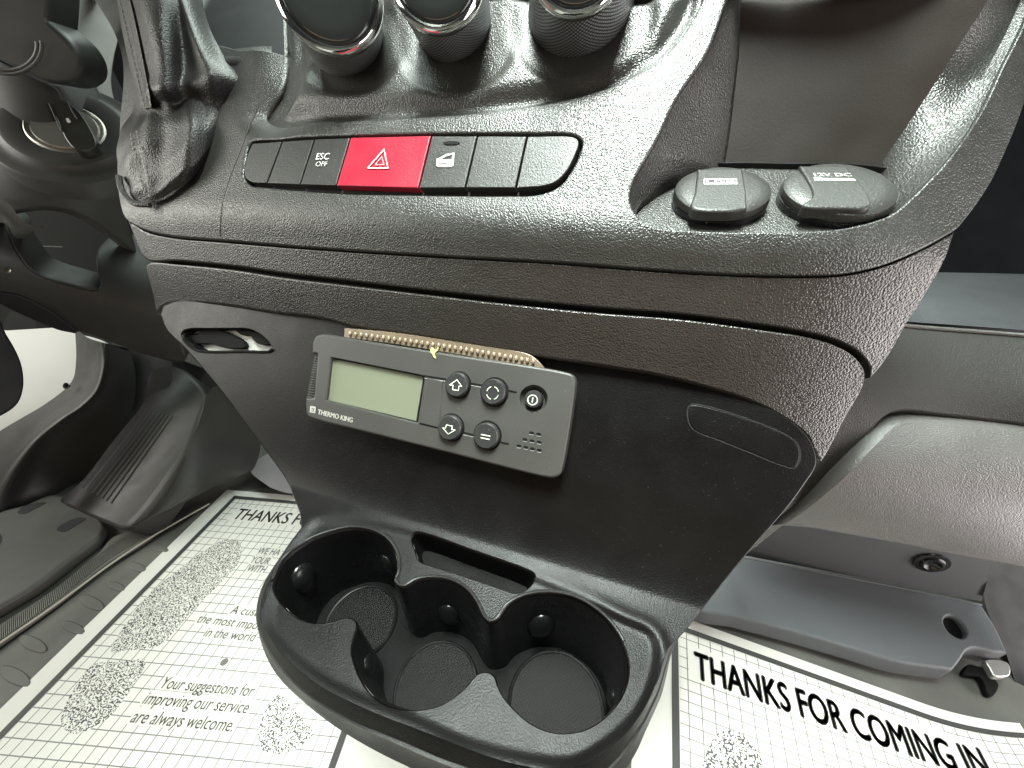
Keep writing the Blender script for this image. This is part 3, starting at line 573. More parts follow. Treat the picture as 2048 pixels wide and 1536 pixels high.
# ================================================================== cab controller on the recessed face
RT = .013; SR = planeH(H0+RT); SR.n = EH; fR = lambda L: q(L, 3.012, 560, 600)
rloc = planeH(H0)(fR([(960, 640)]))[0]
radio = thing('cab_controller', rloc, 'slim charcoal control panel marked THERMO KING with green display, fixed below the bands', 'control panel')
out_r = cr(fR([(196, 250), (212, 218), (245, 205), (500, 242), (1000, 320), (1715, 433), (1765, 452), (1778, 490), (1775, 540), (1745, 760), (1700, 1010), (1685, 1055), (1645, 1073), (1600, 1070), (1000, 920), (500, 795), (185, 715), (160, 700), (152, 670), (153, 590), (200, 590), (222, 325), (190, 322)]), 5, True, (19, 20, 21, 22))
lcd_hole = cr(fR([(305, 345), (872, 458), (828, 742), (275, 602)]), 6, True, (0, 1, 2, 3)); pwr = cr([(1067+27*math.cos(a), 797+26*math.sin(a)) for a in np.linspace(0, 2*math.pi, 13)[:-1]], 4, True)
panel('case', out_r, SR, RADIO, radio, [lcd_hole, pwr], step=8, fil=5, drop=.0016, skirt=.012, hfil=1.5, hskirt=.003)
panel('display', offset(lcd_hole, 2), planeH(H0+RT-.0035), BLACK, radio, step=40, fil=0, skirt=.0005, smooth=False)
panel('screen', cr(fR([(318, 355), (864, 462), (820, 728), (290, 602)]), 8, True, (0, 1, 2, 3)), planeH(H0+RT-.0030), LCD, radio, step=30, fil=0, skirt=.0005, smooth=False)
gp = cr(fR([(207, 330), (298, 345), (268, 604), (160, 590)]), 6, True, (0, 1, 2, 3)); panel('grille', gp, planeH(H0+RT-.006), DARK, radio, step=30, fil=0, skirt=.001)
for i in range(17):
    t = (i+.4)/17; a = np.array((207, 335))*(1-t)+np.array((163, 588))*t; b = np.array((282, 350))*(1-t)+np.array((248, 604))*t
    panel('rib', fR([a, b, b+(-1, 8), a+(-1, 8)]), planeH(H0+RT-.002), RADIO, radio, step=40, fil=.6, drop=.0004, skirt=.004)
facet = cr(fR([(888, 468), (980, 488), (960, 770), (850, 742)]), 6, True, (0, 1, 2, 3)); panel('bezel_step', facet, SR, RADIO, radio, step=20, fil=1.5, drop=.0006, skirt=.001, up=.0006)
for s_ in [fR([(875, 458), (1000, 478)]), fR([(1150, 503), (1215, 514)]), fR([(1375, 546), (1425, 556)]), fR([(845, 745), (960, 770)]), fR([(1105, 798), (1180, 817)]), fR([(1325, 857), (1375, 867)])]: strokes('groove', [s_], 3.6, SR, BLACK, radio, up=.0002)
for s_ in [fR([(870, 470), (1000, 490)]), fR([(1150, 515), (1215, 526)]), fR([(1105, 812), (1180, 829)])]: strokes('groove_edge', [s_], 1.0, SR, GREYPRINT, radio, up=.0003)
def disc(name, cx, cy, rp, hh, mat, n=40):
    P = SR([(cx, cy)])[0]; r = rp*((P-CAM) @ Fw)/F; return lathe(name, P, EH, [(-.003, r), (hh*.6, r), (hh*.85, r*.96), (hh, r*.88), (hh*.96, r*.5), (hh*.93, r*.02)], mat, radio, n=n), P, r
sym = plastic('key_black_plastic', (.02, .02, .02), .42, 1500, .3, .0001, kind='noise', dust=.3)
ks = [('up_key', 917, 770, 25), ('mode_key', 989, 784, 26.5), ('down_key', 903, 855, 25.5), ('enter_key', 975, 871, 26.5)]
kd = {}
for nme, x, y, r in ks: lathe('key_seat', SR([(x, y)])[0], EH, [(.0001, r*1.12*.25/F), (.0004, r*1.10*.25/F), (.0002, r*.9*.25/F)], BLACK, radio); kd[nme] = disc(nme, x, y, r, .0042, sym)[0]
P0 = SR([(1067, 798)])[0]; rz = ((P0-CAM) @ Fw)/F
lathe('power_well', P0, EH, [(0, 27*rz), (-.001, 26*rz), (-.004, 20*rz), (-.0045, 1*rz)], RADIO, radio); pk = lathe('power_key', P0-EH*.003, EH, [(-.001, 18*rz), (.0035, 18*rz), (.005, 16.5*rz), (.0052, 12*rz), (.005, 1*rz)], sym, radio)
SK = planeH(H0+RT+.0043); gsym = plain('green_white_print', (.62, .68, .55), .6)
strokes('arrow', [fR([(1067, 480), (1095, 520), (1078, 518), (1075, 545), (1040, 540), (1043, 513), (1022, 512), (1067, 480)])], 1.5, SK, gsym, kd['up_key'], up=.0001)
strokes('arrow', [fR([(1013, 808), (980, 770), (998, 772), (1003, 752), (1038, 760), (1035, 780), (1056, 783), (1013, 808)])], 1.5, SK, gsym, kd['down_key'], up=.0001)
arcs = []
for a0 in (20, 110, 200, 290): arcs.append(fR([(1281+36*math.cos(math.radians(a)), 560+38*math.sin(math.radians(a))) for a in np.linspace(a0, a0+55, 6)]))
strokes('cycle_arrows', arcs, 1.5, SK, gsym, kd['mode_key'], up=.0001)
strokes('equals_sign', [fR([(1213, 810), (1265, 820)]), fR([(1211, 829), (1261, 840)])], 2.0, SK, gsym, kd['enter_key'], up=.0001)
SP = planeH(H0+RT+.0023); strokes('power_sign', [fR([(1522+29*math.cos(a), 602+29*math.sin(a)) for a in np.linspace(0, 2*math.pi, 22)]), fR([(1524, 588), (1519, 616)])], 2.0, SP, gsym, pk, up=.0002)
for x, y in [(1516, 800), (1559, 808), (1476, 840), (1519, 848), (1562, 856), (1440, 879), (1481, 887), (1521, 896), (1563, 905)]:
    panel('speaker_slot', cr(fR([(x-16, y-5), (x-8, y-9), (x+10, y-6), (x+16, y+1), (x+9, y+8), (x-8, y+6)]), 3, True), SR, BLACK, radio, step=20, fil=0, skirt=.0001, up=.0003)
strokes('speaker_slot_edge', [fR([(x-12, y+10), (x+10, y+13)]) for x, y in [(1516, 800), (1559, 808), (1476, 840), (1519, 848), (1562, 856), (1440, 879), (1481, 887), (1521, 896), (1563, 905)]], .9, SR, GREYPRINT, radio, up=.0004)
decal('logo', [fR([(183, 638), (217, 643), (213, 682), (180, 676)])], SR, GREYPRINT, radio, up=.0002)
text('logo_lettering', 'TK', quadmap(*fR([(188, 672), (209, 676), (191, 649)]), SR), RADIO, radio, bold=.03, th=.0003)
text('lettering', 'THERMO KING', quadmap(*fR([(226, 686), (438, 738), (231, 657)]), SR), plain('badge_print', (.55, .53, .49), .5), radio, bold=.035)
# adhesive strip along its top edge
strip = tag(panel('adhesive_strip', cr(fR([(388, 168), (700, 196), (1100, 256), (1500, 326), (1560, 372), (1588, 414), (1540, 412), (1100, 335), (700, 268), (384, 228)]), 6, True, (0, 9)), planeH(H0+.0085), plastic('amber_adhesive', (.15, .115, .08), .3, 300, .5, .0005, kind='noise', var=.3), None, step=12, fil=2, drop=.0006, skirt=.004), 'ragged clear adhesive strip with beads along the top of the control panel', 'strip')
Vb = []; Fb = []
for i in range(34):
    t = (i+.5)/34; a = np.array((405, 200))*(1-t)+np.array((1540, 372))*t; a = a+(0, -10*math.sin(math.pi*t)); P = planeH(H0+.0098)(fR([a]))[0]
    bm = bmesh.new(); bmesh.ops.create_icosphere(bm, subdivisions=2, radius=.0013)
    for v in bm.verts: v.co = Vector(P)+Vector(R)*v.co.x*.9+Vector(-Dw)*v.co.y*1.5+Vector(Fw)*v.co.z
    k0 = len(Vb); Vb += [tuple(v.co) for v in bm.verts]; Fb += [tuple(k0+v.index for v in f.verts) for f in bm.faces]; bm.free()
mesh('beads', Vb, Fb, plain('amber_bead', (.28, .22, .16), .25), strip, kind='stuff')
tag(panel('yellow_fleck', cr(fR([(915, 285), (935, 300), (955, 283), (948, 305), (930, 322), (938, 352), (925, 345), (915, 325), (905, 312)]), 3, True), planeH(H0+RT+.0005), plain('yellow_fibre', (.6, .6, .2), .6), None, step=10, fil=.5, drop=.0003, skirt=.0004), 'tiny yellow fleck stuck on the top edge of the control panel', 'fleck')
# ================================================================== gear lever gaiter
gaiter = thing('gear_lever_gaiter', SA([(330, 395)])[0], 'black creased leather gear lever gaiter with double stitched seam left of the switches', 'gaiter')
rows = [[(205, -60), (232, -60), (262, -60), (300, -60), (340, -60), (372, -60), (392, -60)],
        [(232, 0), (246, 0), (272, 0), (310, 0), (348, 0), (380, 0), (402, 0)],
        [(243, 60), (258, 62), (284, 60), (322, 58), (358, 55), (392, 55), (418, 55)],
        [(255, 120), (270, 122), (296, 120), (332, 118), (370, 112), (408, 106), (446, 108)],
        [(268, 180), (282, 184), (302, 182), (335, 178), (380, 170), (430, 158), (482, 156)],
        [(262, 228), (284, 226), (304, 222), (335, 212), (378, 210), (424, 214), (462, 208)],
        [(238, 268), (262, 262), (298, 250), (335, 246), (378, 250), (412, 262), (440, 262)],
        [(236, 318), (252, 316), (290, 310), (328, 312), (365, 318), (396, 322), (418, 316)],
        [(246, 368), (258, 368), (284, 370), (318, 372), (350, 366), (376, 360), (392, 352)],
        [(262, 396), (272, 402), (290, 406), (312, 404), (334, 396), (352, 385), (366, 372)]]
zz = [[.375, .35, .325, .305, .31, .33, .36], [.37, .342, .318, .300, .306, .318, .345], [.365, .337, .314, .298, .309, .309, .335], [.36, .334, .312, .299, .312, .303, .325], [.355, .333, .313, .302, .312, .304, .316],
      [.35, .330, .319, .310, .313, .312, .318], [.335, .318, .312, .307, .300, .304, .316], [.328, .314, .308, .303, .298, .302, .314], [.324, .316, .311, .308, .306, .306, .312], [.322, .319, .317, .315, .312, .310, .312]]
grid = [[(x, y, z) for (x, y), z in zip(r, zr)] for r, zr in zip(rows, zz)]
def gdisp(uv, V):
    u, v = uv[:, 0], uv[:, 1]
    a = .0007*np.sin(2*math.pi*(5.5*u-1.2*v)+1)*sst(1, .6, v)+.0006*np.sin(2*math.pi*(3*u+7*v)+.5)*sst(.55, .75, v)*sst(1, .92, v)+.0017*np.sin(2*math.pi*(2.6*u+.5*v)+.4)*sst(.0, .2, u)*sst(1, .55, v)+.0008*np.sin(2*math.pi*(1.2*u+4*v))*sst(.5, .7, v)*sst(1, .9, v)
    a = a-.0022*np.exp(-((v-.53-.03*np.cos(6*u))/.028)**2)*sst(.12, .3, u)+.003*np.exp(-((v-.46)/.05)**2)*sst(.15, .4, u)
    return -a[:, None]*Fw
lsk = patch('leather_skirt', grid, LEATH, gaiter, sub=10, disp=gdisp)
# stitched seam strip
tl = bvh(lsk)
def zat(x, y):
    d = ray([(x, y)])[0]
    for k in range(12):
        d = ray([(x+k*2, y)])[0]; hit = tl.ray_cast(Vector(CAM+d*.05), Vector(d).normalized())
        if hit[0] is not None: return float((np.array(hit[0])-CAM) @ Fw)
    return .32
def smooth(z, k=5): z = np.pad(np.array(z), k, 'edge'); return np.minimum(np.convolve(z, np.ones(2*k+1)/(2*k+1), 'valid'), z[k:-k]+.001)
sl = cr([(222, -40), (236, 0), (250, 60), (264, 120), (278, 180), (288, 218)], 8); sr = cr([(248, -40), (262, 0), (276, 60), (288, 120), (299, 180), (304, 214)], 8)
m_ = min(len(sl), len(sr)); sl, sr = rs(sl, 40), rs(sr, 40)
strip_z = lambda a: smooth([zat(*p)-.0035 for p in a])
loft('seam_strip', [atz(sl, strip_z(sl)+.004), atz(sl*.9+sr*.1, strip_z(sl)), atz(sl*.5+sr*.5, strip_z(sl*.5+sr*.5)-.0008), atz(sl*.1+sr*.9, strip_z(sr)), atz(sr, strip_z(sr)+.004)], LEATH, gaiter, closed=False)
st0 = None
def stitch(x1, y1, x2, y2, z):
    global st0
    a = atz([(x1, y1)], z)[0]; b = atz([(x2, y2)], z)[0]; mid = (a+b)/2; d = b-a; L = np.linalg.norm(d)
    if st0 is None:
        st0 = tube('stitch', np.array([[-.5, 0, 0], [-.35, 0, .06], [0, 0, .1], [.35, 0, .06], [.5, 0, 0]])*.0036, .00045, THREAD, gaiter, n=6); o = st0; st0.location = (0, 0, 0)
        me = st0.data; me.transform(Matrix.Translation(Vector(rootloc(gaiter))))
    else: o = st0.copy(); sc.collection.objects.link(o); o.parent = gaiter
    rot = Vector(d).to_track_quat('X', 'Z'); o.rotation_euler = rot.to_euler(); o.location = Vector(mid-rootloc(gaiter)); o.scale = (L/.0036, 1, 1)
for fct in (.12, .5, .88):
    ln = sl*(1-fct)+sr*fct; ln = rs(ln, 23); zs_ = strip_z(ln)-.0005
    for i in range(22):
        a = ln[i]; b = ln[i]*.35+ln[i+1]*.65; z = zs_[i]-.0008; stitch(*a, *b, z)
for base in ([(262, 268), (268, 310), (276, 350), (290, 392)], [(274, 262), (282, 306), (292, 350), (300, 398)]):
    ln = rs(cr(base, 6), 15)
    for i in range(14): a = ln[i]; b = ln[i]*.35+ln[i+1]*.65; stitch(*a, *b, zat(*a)-.0012)
patch('leather_fold', [[(430, 110, .33), (460, 100, .33), (500, 94, .33), (545, 92, .33)], [(440, 128, .322), (475, 118, .316), (512, 112, .318), (540, 108, .326)], [(465, 150, .322), (490, 146, .318), (505, 140, .32), (520, 128, .328)]], LEATH, gaiter, sub=8)
tube('gaiter_rim', atz(cr([(238, 352), (242, 375), (254, 396), (272, 408), (300, 410)], 5), .318), .0022, SHELL, console)
# dark tray behind the gaiter
tag(panel('dash_cavity', cr([(380, -70), (580, -70), (580, 110), (470, 130), (430, 120), (400, 60)], 20, True, range(6)), DSurf([(400, 0, .42), (560, 0, .40), (500, 100, .37)]), plastic('cavity_plastic', (.012, .015, .018), .6, 500, .1), None, step=30, fil=0, skirt=.01), 'dark bluish recess behind the gear gaiter', 'recess')
#LEFT
# ================================================================== floor and paper mats
nL = -(M @ _n((-.074, .889, .453))); floorL = through(nL, (280, 1490), .383); floorL.n = nL; floorR = planeZ(0); floorR.n = UP
dL = (atz([(280, 1490)], .383)[0]-CAM).dot(nL)
fx, fy = np.meshgrid(np.linspace(-1.6, .62, 61), np.linspace(-.5, 1.6, 43)); zl = CAM[2]+(dL-nL[0]*fx-nL[1]*fy)/nL[2]; zr = 0*fx; tt_ = sst(-.16, .02, fx); zf = zl*(1-tt_)+zr*tt_-.004
V = np.stack([fx, fy, zf], -1).reshape(-1, 3); Fc = [(i*61+j, i*61+j+1, (i+1)*61+j+1, (i+1)*61+j) for i in range(42) for j in range(60)]
mesh('floor', V, Fc, RUBBER, None, kind='structure', origin=(0, 0, 0))
def warp(f, g): return lambda p: f(g(p))
class Mat2:
    def __init__(s, name, label, src, dst, surf, n, nu, nv, ext, outw=lambda p: p):
        s.H = homog(src, dst); s.surf = surf; s.n = n; s.w = outw; s.o = thing(name, surf([outw(A2([dst[0]]))[0]])[0], label, 'paper floor mat', 'paper floor mats'); s.nu, s.nv = nu, nv
        u0, v0, u1, v1 = ext; a, b = 90, 90
        uu, vv = np.meshgrid(np.linspace(u0, u1, a), np.linspace(v0, v1, b)); P = s.pt(np.stack([uu.ravel(), vv.ravel()], 1), .0)
        Fc = [(i*a+j, (i+1)*a+j, (i+1)*a+j+1, i*a+j+1) for i in range(b-1) for j in range(a-1)]
        mesh('paper_sheet', P, Fc, PAPERW, s.o); 
        t = .35; uu, vv = np.meshgrid(np.linspace(t, nu-t, a), np.linspace(t, nv*1.0, b)); uv = np.stack([uu.ravel(), vv.ravel()], 1)
        mesh('printed_grid', s.pt(uv, .0006), Fc, grid_paper(name+'_print', 1, 1, .0, .0), s.o, uv=uv)
    def pt(s, uv, up=0): return s.surf(s.w(s.H(uv)))+s.n*up
    def bar(s, a, b, wd, mat=INK):
        a, b = np.array(a, float), np.array(b, float); d = (b-a)/np.linalg.norm(b-a); m = np.array([-d[1], d[0]])*wd/2; k = 60; t = np.linspace(0, 1, k)[:, None]
        c = a-d*wd/2+(b-a+d*wd)*t; V = np.vstack([s.pt(c+m, .0009), s.pt(c-m, .0009)]); mesh('border_line', V, [(i, i+1, k+i+1, k+i) for i in range(k-1)], mat, s.o, smooth=False)
    def text(s, body, p0, p1, h, mat=INK, bold=.0, gap=True):
        a, b = s.H.inv(np.array([p0, p1], float)); d = b-a; L = np.linalg.norm(d); up = np.array([d[1], -d[0]])/L*h
        if abs(h) < 0: pass
        f = lambda uv: s.pt(a+d*uv[:, :1]+up*uv[:, 1:2], .0012)
        text('lettering', body, f, mat, s.o, bold=bold, th=0)
        if gap: V = f(np.array([(-.02, -.12), (1.02, -.12), (1.02, 1.12), (-.02, 1.12)]))-s.n*.0003; mesh('text_ground', V, [(0, 1, 2, 3)], PAPERW, s.o, smooth=False)
    def spk(s, px, mat, closed=True):
        P = cr(px, 7, True); vs, fs, _ = cdt(P if area2(P) > 0 else P[::-1], (), 14); mesh('shoe_print', s.pt(s.H.inv(vs), .0008), fs, mat, s.o, smooth=False)
NU, NV = 27, 26
ml = Mat2('paper_mat', 'white paper floor mat on the driver side left of the console', [(0, 0), (NU, 0), (NU, NV), (0, NV)], [(470, 995), (843, 1028), (674, 1507), (30, 1443)], floorL, nL, NU, 45, (-2.15, -1.35, NU+9, 46))
for a, b in (((0, 0), (NU, 0)), ((0, 0), (0, 45)), ((NU, 0), (NU, 45))): ml.bar(a, b, .55, INK)
Z1 = lambda L: q(L, 8.5333, 400, 970); Z2 = lambda L: q(L, 2.4157, 0, 900)
ml.text('THANKS FOR COMING IN', Z1([(535, 585)])[0], tuple(np.array(Z1([(535, 585)])[0])+np.array((3.15*105, 3.15*9.5))), 1.95, bold=.018)
ml.text('WE HA', *Z1([(960, 1175), (1335, 1212)]), .95, INKG, .012); ml.text('YOUR', *Z1([(840, 1335), (1160, 1365)]), .95, INKG, .012); ml.text('WITH', *Z1([(778, 1482), (1085, 1512)]), .95, INKG, .012)
ml.text('A cust', *Z2([(1108, 793), (1240, 806)]), .95, INKG, .004); ml.text('the most impor', *Z2([(945, 835), (1258, 872)]), .95, INKG, .004); ml.text('in the world', *Z2([(980, 903), (1222, 928)]), .95, INKG, .004)
ml.text('Your suggestions for', *Z2([(765, 1152), (1215, 1194)]), .95, INKG, .004); ml.text('improving our service', *Z2([(685, 1228), (1190, 1276)]), .95, INKG, .004); ml.text('are always welcome.', *Z2([(625, 1318), (1120, 1364)]), .95, INKG, .004)
SPK = speckle('speckled_print', 700); SPK2 = speckle('speckled_print_right', 640)
ml.spk(Z2([(540, 985), (570, 900), (620, 830), (700, 720), (850, 590), (1000, 480), (1090, 435), (1150, 440), (1168, 475), (1150, 550), (1060, 650), (950, 760), (850, 870), (780, 940), (690, 965), (600, 970)]), SPK)
ml.spk(Z2([(440, 1045), (480, 1030), (600, 1022), (705, 1015), (690, 1070), (620, 1180), (520, 1300), (400, 1365), (340, 1370), (300, 1330), (300, 1280), (350, 1170)]), SPK)
ml.spk(Z2([(1340, 1180), (1400, 1225), (1470, 1310), (1515, 1372), (1450, 1430), (1350, 1475), (1280, 1465), (1245, 1400), (1270, 1290)]), SPK)
dot = ml.H.inv([(449, 1325)])[0]; th = np.linspace(0, 2*math.pi, 25)[:-1]; mesh('dot', ml.pt(dot+.33*np.stack([np.cos(th), np.sin(th)], 1), .001), [tuple(range(24))], INKG, ml.o, smooth=False)
def wr(p): p = A2(p).copy(); p[:, 1] -= .00075*np.clip(p[:, 0]-1840, 0, 400)**2*1.0; return p
mr = Mat2('paper_mat', 'white paper floor mat on the passenger side right of the console', [(0, 0), (22, 0), (22, 12.5), (0, 12.5)], [(1349, 1252), (1879, 1443), (2029, 1793), (1352, 1536)], floorR, UP, 28.5, 16, (-3, -1.35, 29, 16), wr)
for a, b in (((0, 0), (28.5, 0)), ((0, 0), (0, 16))): mr.bar(a, b, .55, INK)
a0 = mr.H.inv([(1389, 1356)])[0]; a1 = mr.H.inv([(1577, 1424)])[0]; f_ = 3.33
V, Fc = textmesh('THANKS FOR COMING IN', .015); V6, _ = textmesh('THANKS', .015); f_ = np.ptp(V[:, 0])/np.ptp(V6[:, 0]); e = a0+(a1-a0)*f_*1.03
mr.text('THANKS FOR COMING IN', tuple(mr.H([a0])[0]), tuple(mr.H([e])[0]), 2.7, bold=.04)
mr.spk(q([(700, 1800), (760, 1600), (800, 1500), (880, 1290), (960, 1195), (1080, 1168), (1200, 1225), (1310, 1340), (1400, 1530), (1440, 1800)], 4.86, 1240, 1220), SPK2)
# ================================================================== steering column
colm = thing('steering_column', atz([(120, 300)], .45)[0], 'grey black steering column shroud with ignition lock at the upper left', 'steering column')
CS = DSurf([(0, 0, .42), (200, 0, .5), (100, 250, .42), (0, 400, .45), (230, 300, .47), (200, 450, .50), (100, 120, .42)])
panel('upper_shroud', cr([(70, -60), (232, -60), (240, 60), (228, 120), (224, 170), (240, 240), (242, 285), (222, 235), (190, 172), (160, 112), (95, 45), (80, 0)], 8, True, (0, 1)), DSurf([(90, 0, .44), (230, 0, .5), (230, 250, .49), (160, 110, .45)]), plastic('window_lit_column_plastic', (.22, .22, .21), .5, 1500, .1, .0002, kind='noise'), colm, step=12, fil=3, drop=.002, skirt=.02)  # lower shroud plastic, with window glare put into its paler base colour
panel('lower_shroud', cr([(-60, 60), (0, 122), (60, 152), (110, 168), (150, 158), (163, 128), (162, 114), (192, 174), (224, 238), (244, 290), (246, 340), (240, 400), (258, 450), (272, 505), (235, 478), (200, 452), (150, 425), (100, 414), (-60, 414)], 8, True), CS, COLUM, colm, step=12, fil=4, drop=.003, skirt=.03)
axb = _n(M @ np.array((.36, -.30, -.88))); Pb = CS([(140, 268)])[0]; sc_ = .43/F
lathe('lock_boss', Pb, axb, [(-.02, 128*sc_), (-.002, 127*sc_), (.002, 123*sc_), (.003, 112*sc_), (.003, 104*sc_), (.006, 96*sc_), (.0095, 92*sc_), (.0105, 86*sc_), (.009, 66*sc_), (.0085, 62*sc_), (.006, 60*sc_)], COLUM, colm, n=72, cap=False)
lathe('lock_barrel', Pb, axb, [(.004, 62*sc_), (.0075, 60*sc_), (.0085, 57*sc_), (.007, 54*sc_), (.007, 50*sc_), (.009, 48*sc_), (.009, 2*sc_)], METAL, colm, n=64)
strokes('shroud_joint', [cr([(0, 122), (60, 150), (100, 170), (118, 182), (126, 200)], 8), cr([(196, 290), (215, 300), (236, 312)], 8)], 2.0, DSurf([(0, 122, .415), (100, 170, .405), (236, 312, .43), (196, 290, .41)]), BLACK, colm, up=.001)
hub = tag(panel('steering_wheel_hub', cr([(-60, -60), (96, -60), (95, 0), (93, 40), (140, 84), (160, 122), (158, 148), (135, 165), (100, 166), (60, 150), (0, 122), (-60, 80)], 8, True, (0, 1, 3)), DSurf([(0, 0, .36), (150, 130, .39), (0, 120, .38)]), plastic('hub_black_plastic', (.035, .036, .034), .45, 900, .1, .0002, kind='noise'), None, step=12, fil=8, drop=.008, skirt=.03), 'black rounded stalk housing on top of the steering column in the top left corner', 'stalk housing')
for r in (1.0, .86): tube('ring_ridge', DSurf([(0, 0, .352), (150, 130, .382), (0, 120, .372)])(cr([(18+66*r*math.cos(math.radians(a)), 92+56*r*math.sin(math.radians(a))) for a in range(-10, 150, 16)], 6)), .0016, COLUM, hub)
kn = plane(axb, (Pb+axb*.022-CAM).dot(axb)); kn.n = axb
key = thing('ignition_key', Pb, 'black ignition key head standing in the silver lock barrel', 'key')
ky = panel('key_head', cr(q([(378, 790), (400, 780), (520, 778), (548, 800), (640, 900), (740, 1090), (735, 1120), (640, 1150), (560, 1130), (500, 1060), (450, 940)], 3.84, 0, 0), 4, True), kn, plastic('key_plastic', (.03, .03, .027), .3, 900, .1, kind='noise'), key, step=6, fil=2.5, drop=.0015, skirt=.014)
tube('key_ridge', kn(cr(q([(380, 795), (440, 930), (478, 1010)], 3.84, 0, 0), 4))+axb*.0005, .0008, COLUM, ky); tube('key_ridge', kn(cr(q([(525, 780), (560, 860), (600, 920)], 3.84, 0, 0), 4))+axb*.0005, .0008, COLUM, ky)
decal('key_mark', [q([(508, 915), (528, 910), (548, 940), (540, 950), (520, 945)], 3.84, 0, 0)], kn, PRINT, ky, up=.0008, n=axb)
# ================================================================== driver side lower dash and footwell
knee = thing('knee_panel', atz([(150, 600)], .55)[0], 'matt black driver knee panel curving under the steering column', 'dash panel')
KS = DSurf([(0, 500, .47), (60, 600, .49), (200, 520, .53), (330, 600, .56), (330, 740, .62), (150, 650, .56), (40, 640, .53)])
L4 = lambda L: q(L, 3.84, 0, 400)
panel('knee_cover', cr(L4([(-120, 200), (-40, 190), (40, 200), (80, 245), (105, 345), (180, 460), (250, 545), (330, 590), (500, 640), (680, 682), (745, 684), (765, 660), (745, 560), (735, 420), (770, 355), (820, 345), (1040, 385), (1180, 420), (1300, 900), (1420, 1240), (1130, 1200), (900, 1120), (700, 1050), (560, 1010), (380, 955), (200, 880), (60, 815), (-60, 720), (-140, 600)]), 8, True), KS, KNEE, knee, step=12, fil=5, drop=.004, skirt=.04)
tube('edge_highlight', KS(cr(L4([(70, 215), (95, 300), (150, 410), (230, 520), (330, 588), (500, 640), (690, 682), (745, 682)]), 6))-Fw*.001, .0016, KNEE, knee)
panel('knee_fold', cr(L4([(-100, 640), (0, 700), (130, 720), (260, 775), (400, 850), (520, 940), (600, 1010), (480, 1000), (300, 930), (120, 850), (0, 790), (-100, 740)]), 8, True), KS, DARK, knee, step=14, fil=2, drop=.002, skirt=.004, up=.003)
cav = tag(panel('cavity', cr([(-80, 380), (90, 395), (240, 400), (280, 520), (330, 640), (0, 660), (-80, 600)], 20, True, range(7)), DSurf([(0, 400, .60), (250, 450, .62), (150, 600, .62)]), BLACK, None, step=40, fil=0, skirt=.01), 'black opening between the steering column and the knee panel', 'opening')
tag(tube('thin_rod', atz([(70, 492), (125, 494)], .56), .0008, COLUM, None), 'thin dark rod seen in the opening under the steering column', 'rod')
patch('shelf_edge', [[(-40, 396, .44), (10, 402, .44), (50, 445, .46), (90, 452, .48)], [(-40, 425, .44), (4, 425, .45), (40, 455, .465), (80, 456, .48)], [(-40, 450, .45), (8, 446, .455), (26, 470, .47), (40, 480, .49)]], plastic('paler_edge_plastic', (.10, .10, .095), .35, 900, .1, kind='noise'), knee, sub=6)  # edge in a paler, glossier plastic than the knee cover
lathe('screw', KS([(16, 540)])[0], -Fw, [(0, .004), (.001, .0035), (.002, .001)], METAL, knee, n=16)
white = tag(panel('door_sill', cr([(-80, 560), (0, 605), (60, 640), (130, 662), (215, 690), (215, 740), (190, 800), (60, 860), (-80, 980)], 8, True), DSurf([(0, 600, .72), (150, 700, .75), (0, 900, .70)]), WHITEP, None, step=20, fil=0, skirt=.01), 'white painted sill showing beyond the driver footwell', 'sill')
tag(panel('rounded_trim', cr(L4([(-200, 820), (0, 900), (60, 1020), (130, 1140), (180, 1260), (198, 1380), (190, 1470), (155, 1560), (60, 1640), (-200, 1720)]), 8, True), DSurf([(0, 640, .50), (50, 750, .52), (0, 830, .5)]), DARK, None, step=12, fil=8, drop=.01, skirt=.03), 'rounded black trim end in front of the white sill at the left edge', 'trim')
L5 = lambda L: q(L, 2.56, 0, 400)
kick = thing('kick_trim', atz([(120, 850)], .66)[0], 'dark moulded kick trim sweeping down the driver footwell', 'trim')
kx = plastic('kick_plastic', (.028, .027, .025), .5, 1200, .2, .0002, kind='noise')
patch('trim_skin', [[(150, 655, .72), (175, 675, .70), (205, 685, .68), (225, 690, .70), (260, 705, .74)],
                    [(152, 720, .71), (180, 725, .69), (206, 730, .665), (222, 735, .69), (270, 740, .74)],
                    [(142, 765, .70), (165, 775, .68), (192, 778, .655), (212, 780, .68), (270, 790, .74)],
                    [(95, 805, .69), (120, 815, .67), (160, 812, .645), (185, 818, .67), (255, 850, .73)],
                    [(40, 838, .68), (70, 850, .66), (115, 842, .635), (145, 855, .66), (220, 920, .72)],
                    [(0, 862, .67), (30, 890, .65), (62, 888, .62), (95, 905, .65), (170, 990, .70)],
                    [(-60, 905, .66), (-30, 950, .63), (12, 960, .605), (50, 985, .635), (120, 1040, .66)],
                    [(-130, 960, .64), (-90, 1010, .62), (-35, 1060, .595), (10, 1080, .62), (60, 1095, .64)]], kx, kick, sub=8)
lathe('clip', atz([(132, 772)], .672)[0], -Fw, [(0, .006), (-.001, .004), (-.004, .003)], DARK, kick, n=20)
back_ = tag(panel('footwell_back', cr([(180, 680), (360, 720), (620, 820), (640, 1000), (500, 1000), (300, 1000), (150, 960), (140, 820)], 20, True, range(8)), DSurf([(200, 700, .80), (600, 900, .86), (200, 1000, .80)]), DARK, None, step=40, fil=0, skirt=.01), 'dark bulkhead carpet behind the foot rest', 'bulkhead')
rest = thing('foot_rest', atz([(250, 950)], .62)[0], 'black foot rest with seven long grooves beside the paper mat', 'foot rest')
FR = DSurf([(150, 1000, .575), (250, 1050, .56), (300, 820, .66), (400, 850, .655), (250, 900, .625), (330, 950, .60)])
